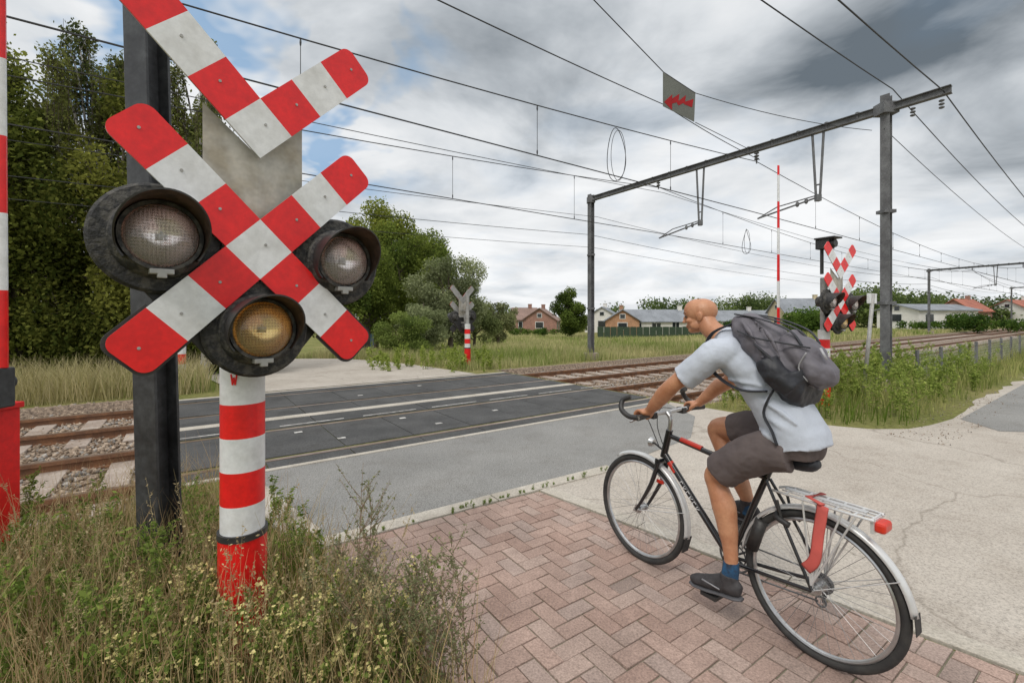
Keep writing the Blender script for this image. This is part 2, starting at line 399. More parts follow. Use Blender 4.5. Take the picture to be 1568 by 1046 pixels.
strip('kerb_strip',(-1.36,3.18),(1.05,4.80),.15,.02)
strip('kerb_strip',(0.30,4.20),(0.30+.69*7,4.20-.724*7),.13,.02)
strip('kerb_strip',(-1.48,3.28),TS(.42,5.2),.22,.03)
bp=[Vector((-1.33,3.10)),Vector((.24,4.14)),Vector((.24+.69*6.5,4.14-.724*6.5)),Vector((-1.33+.69*6.5,3.10-.724*6.5))]
sheet('paving_bed',[tuple(p) for p in bp][::-1],.005,M('joint_sand',(.29,.25,.20),(.14,.14,.085),rough=1,scale=7,world=True))
def clip(poly,cp):
    out=poly
    for i in range(len(cp)):
        a=cp[i];b=cp[(i+1)%len(cp)]; e=b-a; inp=out; out=[]
        def side(p): return e.x*(p.y-a.y)-e.y*(p.x-a.x)
        for j in range(len(inp)):
            p=inp[j];q=inp[(j+1)%len(inp)]; sp,sq=side(p),side(q)
            if sp<=0: out.append(p)
            if (sp<0)!=(sq<0) and abs(sp-sq)>1e-12:
                out.append(p+(q-p)*(sp/(sp-sq)))
        if len(out)<3: return []
    return out
BV=[];BF=[];BC=[]
W=.1; ex=Vector((.823,.568)); ey=Vector((-.568,.823)); O=Vector((-1.3,3.1))
for i in range(-70,75):
    for j in range(-80,30):
        m=(i-j)%4
        if m==0: r=(i,j,2,1)
        elif m==3: r=(i,j,1,2)
        else: continue
        c0=O+ex*(r[0]*W)+ey*(r[1]*W)
        if c0.x<-1.8 or c0.x>5.2 or c0.y<-2 or c0.y>4.6: continue
        g=.0024; x0=r[0]*W+g;x1=(r[0]+r[2])*W-g;y0=r[1]*W+g;y1=(r[1]+r[3])*W-g
        jx,jy=random.uniform(-.0018,.0018),random.uniform(-.0018,.0018)
        poly=[O+ex*(a+jx)+ey*(b+jy) for a,b in ((x0,y0),(x1,y0),(x1,y1),(x0,y1))]
        poly=clip(poly,bp)
        if len(poly)<3: continue
        cen=sum(poly,Vector((0,0)))/len(poly); n=len(poly); o=len(BV); z=.0125+random.uniform(-.0015,.0015)
        tx=random.uniform(-.018,.018); ty=random.uniform(-.018,.018)
        for p in poly: BV.append((p.x,p.y,.006))
        for p in poly:
            d=(p-cen); k=max(0,1-.0035/max(d.length,.006)); q=cen+d*k; BV.append((q.x,q.y,z+(q.x-cen.x)*tx+(q.y-cen.y)*ty))
        for q in range(n): BF.append((o+q,o+n+q,o+n+(q+1)%n,o+(q+1)%n))
        BF.append(tuple(o+n+q for q in range(n)))
        base=np.array([.395,.285,.242])
        v=random.random()
        if v<.22: base=np.array([.415,.315,.272])
        elif v<.4: base=np.array([.375,.262,.22])
        elif v<.5: base=np.array([.395,.305,.268])
        elif v<.53: base=np.array([.31,.24,.21])
        base=base*random.uniform(.93,1.06); BC+= [base*.75]*n+[base]*n
me=bpy.data.meshes.new('brick_path'); me.from_pydata(BV,[],BF)
a=me.color_attributes.new('Col','FLOAT_COLOR','POINT'); a.data.foreach_set('color',np.concatenate([np.array(BC),np.ones((len(BC),1))],1).astype(np.float32).ravel())
me.materials.append(BRICKP); o=bpy.data.objects.new('brick_path',me); sc.collection.objects.link(o)

mb=MB()
for r in rails:
    for t0,t1 in ((-45,-.2),(7.4,140)):
        A=Vector((*TS(t0,r),0));B=Vector((*TS(t1,r),0))
        for w,zc,h,m in ((.14,-.142,.02,0),(.018,-.09,.085,0),(.072,-.03,.04,0),(.055,-.006,.008,1)):
            mb.obox(A+Vector((0,0,zc)),B+Vector((0,0,zc)),w,h,mat=m)
    A=Vector((*TS(-.2,r),-.002));B=Vector((*TS(7.4,r),-.002)); mb.obox(A,B,.07,.03,mat=1)
mb.obj('railway_rails',[RUST,RAILTOP])
mb=MB()
for c in (6.375,9.475):
    for t in list(np.arange(-24,-.4,.6))+list(np.arange(7.8,60,.6)):
        A=Vector((*TS(t,c-1.2),-.155));B=Vector((*TS(t,c+1.2),-.155)); mb.obox(A,B,.24,.07)
mb.obj('railway_sleepers',CONC,bev=.01)
def stones(name,t0,t1,s0,s1,n,size,seed,zf=None):
    rg=np.random.default_rng(seed); t=rg.uniform(t0,t1,n); s=rg.uniform(s0,s1,n)
    x=CT*t-ST*s; y=ST*t+CT*s; z=np.where((s>4.95)&(s<11.15),-.15,-.15+.15*np.clip(np.abs(s-8.05)-3.1,0,.25)/.25)
    if zf is not None: z=np.full(n,zf)
    z=z+rg.uniform(-.01,.012,n)
    dirs=np.array([[1,0,0],[-1,0,0],[0,1,0],[0,-1,0],[0,0,1],[0,0,-1]],float)
    R=rg.normal(size=(n,3,3)); R,_=np.linalg.qr(R)
    V=(dirs[None]*(rg.uniform(.5,1.2,(n,6,1))))@R*(size*rg.uniform(.5,1.3,n))[:,None,None]+np.stack([x,y,z],1)[:,None]
    T=np.array([[0,2,4],[2,1,4],[1,3,4],[3,0,4],[2,0,5],[1,2,5],[3,1,5],[0,3,5]])
    Q=(np.arange(n)[:,None,None]*6+T[None]).reshape(-1,3)
    f=rg.random(n)[:,None]; c=np.array([.18,.125,.085])*(1-f)+np.array([.50,.40,.31])*f; gk=rg.random(n)[:,None]<.25; c=np.where(gk,np.array([.40,.37,.34])*(.5+f*.7),c)
    return fast(name,V.reshape(-1,3),Q,np.repeat(c,6,0),STONE)
stones('ballast',-9,-.35,4.75,11.4,22000,.034,3)
stones('ballast',7.6,24,4.75,11.4,13000,.038,4)
stones('gravel_verge',-6,.3,3.7,4.9,2200,.022,5,.005)
# loose grit at the edge of the concrete road
rg=np.random.default_rng(90)
stones('road_grit',7.6,14,1.4,2.1,500,.010,91,.008)

# ---------------------------------------------------------------- crossbuck signals
def crossbuck(name,C,A,lights=True,post_r=.095):
    A=Vector((A[0],A[1],0)).normalized(); Z=Vector((0,0,1)); N=A.cross(Z)
    root=empty(name,frame(C,A,Z,N)); cs=.185; dg=math.sqrt(.5)
    mb=MB()
    def cell(cx,cy,d,col,tip=False,edge=False):
        d=Vector(d).normalized(); e=Vector((-d.y,d.x)); h=cs/2
        def pt(a,b): p=Vector((cx,cy))+d*a+e*b; return p
        if not tip: poly=[pt(-h,-h),pt(h,-h),pt(h,h),pt(-h,h)]
        else:
            r=.045; L=h*1.04; poly=[pt(-h,-h)]
            for k in range(7): w=-math.pi/2+k*math.pi/12; poly.append(pt(L-r+r*math.cos(w),-h+r+r*math.sin(w)))
            for k in range(7): w=k*math.pi/12; poly.append(pt(L-r+r*math.cos(w),h-r+r*math.sin(w)))
            poly.append(pt(-h,h))
        mb.prism([tuple(p) for p in poly],-.003,.006,col)
        mb.prism([tuple(p) for p in poly],-.0062,-.0032,2)
        if edge:
            bb=[tuple(Vector((cx,cy))+(p-Vector((cx,cy)))*1.12) for p in poly]; mb.prism(bb,-.018,-.0065,3)
        if col!=2:
            q=Vector((cx,cy))+d*.03
            mb.prism([(q.x+.006*math.cos(w),q.y+.006*math.sin(w)) for w in np.linspace(0,2*math.pi,9)[:-1]],.006,.010,2)
    for d in ((1,1),(-1,1),(1,-1),(-1,-1)):
        for k in (1,2,3):
            cell(d[0]*k*cs*dg,d[1]*k*cs*dg,d,0 if k%2 else 1,k==3,k==3 and d[1]<0)
    cell(0,0,(1,1),1)
    up=.53
    for d in ((1,1),(-1,1)):
        for k in (1,2,3): cell(d[0]*k*cs*dg,up+d[1]*k*cs*dg,d,0 if k%2 else 1,k==3)
    cell(0,up,(1,1),1)
    mb.obj('cross_plates',[RED,WHITE,GALV,BLACKP],root)
    mb=MB(); 
    for sgn in (-1,1):
        a=[(0,-.12,-.035),(sgn*.2,-.12,-.06),(sgn*.2,.60,-.06),(0,.42,-.035)]
        b=[(p[0],p[1],p[2]-.004) for p in a]
        mb.add(a+b,[(0,1,2,3),(7,6,5,4),(0,4,5,1),(1,5,6,2),(2,6,7,3),(3,7,4,0)])
    mb.obj('back_plate',DIRTYPLATE,root)
    if lights:
        L=[(-.35,.01,0),(.36,-.025,0),(0,-.35,1)]
        mb=MB()
        mb.prism([(-.42,-.16),(-.16,-.50),(.16,-.50),(.43,-.17),(.2,.02),(-.2,.02)],-.075,-.065,0)
        mb.obj('light_board',BLACKP,root,bev=.004)
        for i,(a,b,am) in enumerate(L):
            mw=Matrix.Translation((a,b,0))
            m1=MB(); m1.revolve([(.0,-.06),(.20,-.06),(.214,-.05),(.214,-.035),(.203,-.022),(.16,-.018),(.15,.02),(.132,.035),(.132,.06),(.119,.06),(.119,.03)],48)
            m1.tube([(0,0,-.19),(0,0,-.06)],[.085,.125],24)
            m1.obj('housing_%d'%(i+1),ROUGHBLK,root,True,mw,ang=40)
            mr=MB(); mr.revolve([(.0001,.0)]+[(.117*q,.0+.045*q*q) for q in np.linspace(.15,1,9)],36); mr.obj('reflector_%d'%(i+1),RF_AMB if am else RF_CLEAR,root,True,mw)
            mr=MB(); mr.ell((0,0,.012),(.014,.014,.02)); mr.obj('bulb_%d'%(i+1),WHITE,root,True,mw)
            m2=MB(); pr=[(.0001,.090)]+[( .1185*math.sin(x),.045+.045*math.cos(x)) for x in np.linspace(.12,1.55,12)]
            m2.revolve(pr[::-1],40); m2.obj('lens_%d'%(i+1),GL_AMB if am else GL_CLEAR,root,True,mw)
            m3=MB(); n=40
            for s_,rr in ((0,.142),(1,.136)):
                vs=[];
                for k in range(n+1):
                    w=math.radians(-38+256*k/n); Lg=.05+.15*max(0,math.sin(w)*.75+.25)**.8
                    vs.append((rr*math.cos(w),rr*math.sin(w),-.0)); vs.append((rr*math.cos(w)*1.03,rr*math.sin(w)*1.03,.02+Lg))
                fs=[(2*k,2*k+2,2*k+3,2*k+1) for k in range(n)]
                m3.add(vs,fs,s_)
            o_=len(m3.v)//2
            for k in range(n): m3.f.append((2*k+1,2*k+3,o_+2*k+3,o_+2*k+1)); m3.m.append(0)
            m3.obj('hood_%d'%(i+1),[BLACKP,HOODIN],root,True,mw,ang=50)
            m4=MB(); m4.box((0,-.135,.04),(.075,.02,.05)); m4.box((0,-.15,.055),(.03,.02,.02)); m4.obj('latch_%d'%(i+1),GALV,root,False,mw,.003)
    mb=MB(); zc=C[2]; pz=-.27
    def yb(z): return z-zc
    bands=[(.574,.716,1),(.716,.874,0),(.874,1.032,1),(1.032,1.19,0),(1.19,1.36,1)]
    for z0,z1,m in bands: 
        mb.tube([(0,yb(z0),pz),(0,yb(z1),pz)],post_r,28,m)
    mb.tube([(0,yb(1.36),pz),(0,yb(2.3),pz)],post_r*.62,20,2)
    n=40; vs=[];lv=[-.05,.56]
    for z in lv:
        for k in range(n):
            w=2*math.pi*k/n; r=post_r*(1.09+(.0 if k%5 else -.06)); vs.append((r*math.cos(w),yb(z),pz+r*math.sin(w)))
    mb.add(vs,[(k,n+k,n+(k+1)%n,(k+1)%n) for k in range(n)]+[tuple(n+k for k in range(n))],0)
    mb.tube([(0,yb(.556),pz),(0,yb(.585),pz)],post_r*1.13,28,3)
    mb.obj('post',[RED,WHITE,GALV,BLACKP],root,True,ang=40)
    mb=MB(); 
    for y in (.2,-.2): mb.obox((-.12,y,-.08),(.12,y,-.08),.05,.03); mb.obox((0,y,-.27),(0,y,-.08),.05,.05,up=(0,1,0))
    mb.obox((-.35,0,-.1),(.35,0,-.1),.05,.03)
    if lights: mb.obox((0,-.33,-.20),(0,.0,-.1),.05,.04,up=(0,0,1))
    mb.obj('brackets',GALV,root)
    return root
cb=crossbuck('railway_crossing_signal',(-1.108,2.0,1.895),(.714,.70))
cb2=crossbuck('railway_crossing_signal',P(1287,463,8.0),(.88,.47))
mb=MB(); mb.tube([(-.2,.5,-.2),(-.2,1.05,-.2)],.03,10); mb.box((-.2,1.02,-.15),(.2,.17,.22)); mb.box((-.2,1.12,-.1),(.26,.03,.34)); mb.tube([(-.2,1.02,-.05),(-.2,1.02,.03)],.07,16)
mb.obj('bell_lamp',BLACKP,cb2,bev=.01)
cb3=crossbuck('railway_crossing_signal',(P(708,487,15.2).x,15.2,1.6),(-.714,-.70),lights=True)
mb=MB(); 
def onpost(a,z):
    C=Vector((-1.108,2.0,0)); N=Vector((.70,-.714,0)); A=Vector((.714,.70,0)); c=C-N*.27; r=.0965
    d=N*math.cos(a)+A*math.sin(a); return c+d*r+Vector((0,0,z))
pts=[(-.75,1.335),(-.68,1.285),(-.62,1.32),(-.56,1.285),(-.49,1.335)]
for p,q in zip(pts[:-1],pts[1:]): mb.tube([onpost(*p),onpost(*q)],.0035,6)
o=mb.obj('letter_mark',RED); o.parent=cb; o.matrix_parent_inverse=cb.matrix_world.inverted()

mb=MB(); b0=Vector((-2.14,2.78,-.1)); b1=Vector((-2.32,2.78,6.6)); upv=Vector((.25,1,0)).normalized()
mb.hbeam(b0,b1,.17,.15,upv,.016)
mb.obj('catenary_mast',DARKMAST,bev=.003)

def barrier(name,X,Y,arm_h,aw,yaw,armx=0,phase=0,w=.36,seg=.5):
    root=empty(name,Matrix.Translation((X,Y,0))@Matrix.Rotation(yaw,4,'Z')); mb=MB()
    mb.box((0,0,.48),(w,.34,1.0)); mb.box((0,0,1.0),(w+.03,.37,.04)); mb.box((.0,-.175,.5),(w*.7,.012,.7))
    for z in (.2,.8): mb.box((-.1,-.187,z),(.05,.012,.05))
    mb.obj('cabinet',RED,root,bev=.012)
    mb=MB(); mb.box((armx,0,1.14),(.12,.12,.26)); mb.tube([(armx,-.09,1.17),(armx,.09,1.17)],.045,16); mb.obj('pivot',DARKMAST,root,bev=.01)
    mb=MB(); z=1.27; k=phase
    while z<arm_h:
        e=min(z+seg,arm_h); w0=aw*(1-.45*(z-1.2)/(5)); w1=aw*(1-.45*(e-1.2)/5)
        mb.tube([(armx,0,z),(armx,0,e)],[w0,w1],12,k%2,r2=[w0*.5,w1*.5],yref=(1,0,0)); z=e; k+=1
    mb.obj('arm',[RED,WHITE],root,True,ang=40)
    return root
barrier('level_crossing_barrier',-3.51,2.95,6.5,.07,0,armx=.17,w=.28)
barrier('level_crossing_barrier',P(1192,485,8.6).x,8.6,4.45,.045,.6)

root=empty('information_sign'); mb=MB(); p0=P(1322,600,9.0); p1=P(1337,450,9.0); p0.z=0
mb.tube([p0,p1],.035,10); mb.obj('pole',GALV,root,True)
mb=MB(); c=P(1341,457,8.95); mb.obox(c+Vector((-.19,-.03,0)),c+Vector((.14,.16,0)),.02,.2); mb.obj('plate',WHITE,root,bev=.004)
def bollard(x,y,h,r=.07):
    root=empty('striped_bollard',Matrix.Translation((x,y,float(terr(x,y))))); mb=MB(); n=4
    for i in range(n): mb.tube([(0,0,h*i/n),(0,0,h*(i+1)/n)],r,16,i%2)
    mb.ell((0,0,h),(r,r,r*.5),mat=0); mb.obj('body',[RED,WHITE],root,True,ang=40)
bollard(*G(278,588),.95,.09)
root=empty('information_board'); mb=MB(); c=P(563,520,26); mb.obox(c+Vector((-.3,0,-.1)),c+Vector((.3,.1,-.1)),.05,.85); mb.obj('panel',M('board_blue',(.1,.25,.45),(.25,.35,.45),scale=2),root)
mb=MB(); 
for dx in (-.25,.25): mb.tube([c+Vector((dx,.08,.4)),(c.x+dx,c.y+.08,-1)],.03,8)
mb.obj('legs',GALV,root)

# ---------------------------------------------------------------- catenary
tp=12.4
def portal(name,t):
    root=empty(name); a=Vector((*TS(t,3.35),0)); b=Vector((*TS(t,12.1),0)); axis=(b-a).normalized(); trk=Vector((CT,ST,0))
    if t==tp: a=Vector((8.22,10.0,0)); b=Vector((2.95,17.0,0)); axis=(b-a).normalized(); trk=Vector((-axis.y,axis.x,0))*-1
    bz=float(terr(b.x,b.y)); mb=MB()
    mb.hbeam(a+Vector((0,0,-.1)),a+Vector((0,0,6.45)),.17,.19,trk,.016)
    mb.hbeam(b+Vector((0,0,bz-.1)),b+Vector((0,0,6.15)),.17,.19,trk,.016)
    for q in (1.9,3.9): 
        for p in (a,b): mb.box(p+Vector((0,0,q)),(.26,.24,.07))
    mb.box(a+Vector((0,0,6.15)),(.34,.3,.24)); mb.box(b+Vector((0,0,5.95)),(.28,.26,.22))
    mb.box(a+Vector((0,0,.08)),(.5,.5,.3),1); mb.box(b+Vector((0,0,bz+.1)),(.5,.5,.3),1)
    mb.obj('masts',[MAST,CONC],root)
    mb=MB(); mb.hbeam(a-axis*1.05+Vector((0,0,6.18)),b+axis*.15+Vector((0,0,5.98)),.14,.16,Vector((0,0,1)),.014)
    for q in np.arange(.06,1,.07):
        p=a.lerp(b,q); mb.box((p.x,p.y,6.18-.2*q),(.06,.06,.2))
    for q in (.15,.50):
        p=a.lerp(b,q); bot=p+Vector((0,0,4.5 if q<.3 else 4.4)); 
        for e in (-.12,.12): mb.tube([p+axis*e+Vector((0,0,6.05)),bot+axis*e*.35],.028,6)
        mb.tube([bot+axis*.05+Vector((0,0,.3)),bot-axis*.05+Vector((0,0,.3))],.02,6); mb.box(bot+Vector((0,0,-.02)),(.11,.11,.16))
        e=bot+axis*1.42+Vector((0,0,-.28)); mb.tube([bot,e],.024,6); mb.tube([bot+Vector((0,0,.05)),e.lerp(bot,.35)+Vector((0,0,.12)),e],.016,6)
        for w in (.18,.32): mb.ell(bot.lerp(e,w),(.045,.045,.07),nu=8,nv=6)
    for q in (.315,.665):
        p=a.lerp(b,q)
        for k in range(3): mb.ell(p+Vector((0,0,5.98-.08*k)),(.065,.065,.03),nu=10,nv=6)
        mb.tube([p+Vector((0,0,6.05)),p+Vector((0,0,5.7))],.018,6)
    for e in (-.9,-.45):
        p=a+axis*e
        for k in range(3): mb.ell(p+Vector((0,0,6.0-.07*k)),(.05,.05,.025),nu=10,nv=6)
    mb.obj('crossbeam',MAST,root,False)
    return root
for k in range(0,4): portal('catenary_portal',tp+45*k)
mb=MB()
def span(s,z0,sag,r=.009,ks=range(-1,4),n=24):
    pts=[]
    for k in ks:
        for i in range(n):
            q=i/n; t=tp+45*k+45*q; x,y=TS(t,s); pts.append((x,y,z0-4*sag*q*(1-q)))
    rr=[r*(1 if Vector(p).length<40 else 1.8) for p in pts]
    mb.tube(pts,rr,5,cap=False)
for s,zc in ((6.1,4.36),(9.15,4.26)):
    span(s,5.75,.95,.010); span(s,zc+.02,.03,.011)
    for k in range(-1,3):
        for i in range(1,12):
            q=i/12; t=tp+45*k+45*q; x,y=TS(t,s); zt=5.75-4*.95*q*(1-q)
            if zt-zc>.1: mb.tube([(x,y,zt),(x,y,zc+.02)],.005,4)
            if zt-zc>.1: mb.ell((x,y,zt-.05),(.014,.014,.05),nu=6,nv=4); mb.ell((x,y,zc+.06),(.014,.014,.05),nu=6,nv=4)
span(9.0,5.55,.5,.008); span(11.9,5.3,.6,.008); span(12.3,4.7,.55,.009); span(12.15,4.2,.5,.007)
span(3.2,6.5,.9,.011); span(2.4,6.15,.8,.012); span(3.35,5.7,.9,.008,ks=range(0,3))
def w2(a,b,r=.008,sag=.1,n=12):
    pts=[a.lerp(b,i/n)-Vector((0,0,4*sag*(i/n)*(1-i/n))) for i in range(n+1)]; mb.tube(pts,r,5,cap=False)
w2(P(870,-40,6.5),P(1015,110,8.6),.009,0); w2(P(1015,110,8.6),P(1065,143,8.4),.007,0); w2(P(1065,143,8.4),P(1335,200,10.0),.007,.1)
w2(P(640,-14,5),P(1015,160,9.2),.009,.02); w2(P(1015,160,9.2),P(1163,245,12.2),.009,.05)
w2(P(1065,188,8.4),P(1145,228,10.5),.007,.0)
mb.obj('overhead_wires',WIRE)
mb=MB()
for (u,v,d,a,h) in ((944,237,9.5,.19,.55),(1143,370,15.5,.12,.42)):
    c=P(u,v,d); pts=[c+Vector((a*math.cos(w),.1*math.sin(w*2),h*math.sin(w))) for w in np.linspace(0,2*math.pi,33)]
    mb.tube(pts,.008,5,cap=False)
    pts=[c+Vector((.05+a*.8*math.cos(w),.05,h*.96*math.sin(w))) for w in np.linspace(0,2*math.pi,33)]; mb.tube(pts,.006,5,cap=False)
mb.obj('wire_loops',WIRE)
root=empty('hanging_arrow_sign'); A0=P(1015,111,8.6);B0=P(1065,142,8.4);C0=P(1063,187,8.4);D0=P(1015,163,8.6)
mb=MB(); nrm=(B0-A0).cross(D0-A0).normalized()*.008
if nrm.y>0: nrm=-nrm
mb.add([A0,B0,C0,D0]+[p-nrm for p in (A0,B0,C0,D0)],[(0,1,2,3),(7,6,5,4),(0,4,5,1),(1,5,6,2),(2,6,7,3),(3,7,4,0)])
mb.obj('plate',M('sign_grey_white',(.15,.16,.145),(.12,.125,.115),rough=.7,scale=3,spec=.2),root)
def sq(u,v): return (A0.lerp(B0,u)).lerp(D0.lerp(C0,u),v)+nrm*.6
mb=MB()
for tri in ([(.04,.86),(.30,.50),(.30,.98)],[(.20,.74),(.52,.36),(.50,.62),(.28,.80)],[(.44,.68),(.72,.28),(.70,.52),(.50,.74)],[(.62,.58),(.95,.26),(.92,.56),(.70,.60)]):
    v=[sq(*p) for p in tri]; mb.add(v,[tuple(range(len(v)))])
mb.obj('arrow',M('arrow_red',(.36,.008,.012),spec=.2),root)

# ---------------------------------------------------------------- trees
def tb(x,y): return (x,y,float(terr(x,y)))
D1,L1=(.05,.068,.015),(.25,.28,.06)
tree('alder_tree',tb(-13.2,12.0),8,blobset(1,0,0,3.9,2.6,1.8,3.7,42,.34),42000,.12,D1,L1,11,tr=.2)
tree('alder_tree',tb(-10.3,12.1),7.2,blobset(2,0,0,3.6,1.9,1.5,3.7,42,.36),42000,.11,D1,(.28,.29,.065),12,tr=.18)
tree('alder_tree',tb(-15.8,14.2),9,blobset(3,0,0,4.4,3.0,1.8,4.3,36,.34),26000,.15,D1,L1,13,tr=.2)
tree('alder_tree',tb(-8.7,13.4),5.6,blobset(21,0,0,2.6,1.4,1.4,2.9,26,.36),22000,.11,D1,(.23,.26,.05),22,tr=.16)
BD,BL=(.06,.08,.03),(.23,.25,.075)
tree('birch_tree',tb(-11.6,12.6),10.4,blobset(4,.2,0,7.6,1.6,1.4,2.2,22,.22),4500,.085,BD,BL,14,bark=BIRCHB,tr=.13,droop=1.0,strands=640)
tree('birch_tree',tb(-8.4,12.4),10.0,blobset(5,.1,0,7.2,1.1,1.2,2.6,20,.22),3800,.08,BD,BL,15,bark=BIRCHB,tr=.12,droop=1.0,strands=480)
tree('birch_tree',tb(-14.4,12.6),9.6,blobset(6,0,0,7.4,1.8,1.4,2.1,22,.22),4500,.085,BD,BL,16,bark=BIRCHB,tr=.12,droop=1.0,strands=540)
tree('shrub',tb(-7.9,13.2),2.5,blobset(7,0,0,1.1,1.5,1.0,1.1,14,.45),12000,.10,D1,(.21,.26,.055),17,tr=.06)
tree('shrub',tb(-14.2,11.8),2.4,blobset(8,0,0,1.0,2.4,.9,1.1,16,.45),14000,.11,D1,L1,18,tr=.06)
tree('shrub',tb(-10.6,12.0),2.2,blobset(9,0,0,.9,1.9,.8,1.0,16,.45),12000,.10,D1,L1,19,tr=.06)
def at(u,d): 
    x=(u-784)/F*d; return (x,d,float(terr(x,d)))
DM=(.065,.10,.023)
tree('poplar_tree',at(573,31),10.7,blobset(30,.2,0,6.8,2.5,2.2,3.8,44,.33),36000,.17,(.12,.155,.03),(.40,.43,.09),31,tr=.25)
tree('ash_tree',at(560,26),6.5,blobset(31,0,0,3.6,2.2,1.8,2.9,32,.36),26000,.14,DM,(.23,.285,.06),32,tr=.2)
tree('ash_tree',at(616,29),8.6,blobset(32,0,0,4.7,2.7,1.8,3.6,38,.34),32000,.15,DM,(.27,.33,.07),33,tr=.2)
tree('ash_tree',at(655,31),8.2,blobset(33,0,0,4.4,2.7,1.8,3.2,36,.34),30000,.15,DM,(.26,.32,.075),34,tr=.2)
tree('ash_tree',at(515,24),5.0,blobset(39,0,0,2.7,2.0,1.8,2.2,28,.36),18000,.14,DM,(.20,.25,.055),43,tr=.18)
tree('willow_tree',at(688,25),5.4,blobset(34,0,0,2.9,1.9,1.4,2.3,34,.34),28000,.11,(.13,.155,.075),(.40,.44,.24),35,tr=.16)
tree('willow_tree',at(650,22),3.1,blobset(35,0,0,1.4,1.2,1.0,1.3,20,.4),14000,.09,(.13,.16,.07),(.37,.41,.22),36,tr=.09)
tree('shrub',at(616,20.5),2.4,blobset(36,0,0,1.05,1.2,.9,1.1,18,.42),13000,.08,(.08,.125,.03),(.29,.36,.10),37,tr=.06)
tree('willow_tree',at(725,33),4.7,blobset(37,0,0,2.3,1.8,1.2,2.1,24,.36),14000,.13,(.10,.13,.05),(.29,.33,.13),38,tr=.12)
tree('willow_tree',at(762,40),4.5,blobset(38,0,0,2.3,1.8,1.2,1.9,24,.36),12000,.15,(.12,.14,.07),(.30,.32,.15),39,tr=.12)
tree('maple_tree',at(873,60),6.5,blobset(40,0,0,3.4,2.2,1.8,2.7,34,.38),20000,.24,(.05,.08,.022),(.17,.23,.05),40,tr=.2)
def mass(name,items,seed,size,dark,light,nper):
    rg=np.random.default_rng(seed); blobs=[]
    for (u0,u1,d,vtop) in items:
        n=max(3,int((u1-u0)/9))
        for i in range(n):
            u=u0+(u1-u0)*(i+rg.random())/n; dd=d*rg.uniform(.96,1.08); x=(u-784)/F*dd; g=float(terr(x,dd)); top=CH+(485-vtop)/F*dd*rg.uniform(.75,1.05); hh=(top-g)/2
            w=max(hh*rg.uniform(.6,1.1),8/F*dd); blobs.append((x,dd,g+hh*.95,w,w*.8,hh)); 
            for q in range(3): blobs.append((x+rg.normal()*w*.6,dd-w*.3,g+hh*rg.uniform(.6,1.5),w*.45,w*.4,hh*.4))
    C,k=crown(blobs,nper*len(items),rg,3.0); V,Q=leaves(C,size,rg); bl=rg.random(len(blobs)); f=np.clip(bl[k]*.8+rg.normal(0,.2,len(C)),0,1)[:,None]
    fast(name,V,Q,np.repeat(np.array(dark)*(1-f)+np.array(light)*f,4,0),LEAF)
mass('distant_trees',[(640,790,95,466),(990,1065,120,454),(1065,1130,140,466),(1110,1205,150,445),(1200,1300,140,460),(1290,1380,120,434),(1360,1440,110,442),(1420,1500,120,446),(1490,1620,110,450),(930,950,110,462),(1440,1600,90,464)],50,.65,(.065,.10,.04),(.21,.27,.085),4800)
mass('hedge',[(1200,1262,40,470),(1455,1512,48,478),(1380,1460,60,492),(1520,1600,50,488),(785,850,68,503),(1060,1130,60,490)],51,.2,(.04,.085,.02),(.15,.23,.045),4500)
def wallrow(name,u0,u1,d,vtop,mat):
    mb=MB(); a=Vector(at(u0,d)); b=Vector(at(u1,d)); z=CH+(485-vtop)/F*d
    n=16
    for i in range(n):
        p=a.lerp(b,i/n);q=a.lerp(b,(i+.94)/n); h=z+random.uniform(-.03,.03); zc=(h+a.z-.1)/2
        mb.obox(Vector((p.x,p.y,zc)),Vector((q.x,q.y,zc)),.06,h-a.z+.1)
    mb.obj(name,mat)
wallrow('garden_fence',915,1075,58,500.5,M('fence_green',(.04,.075,.04),(.025,.04,.022)))

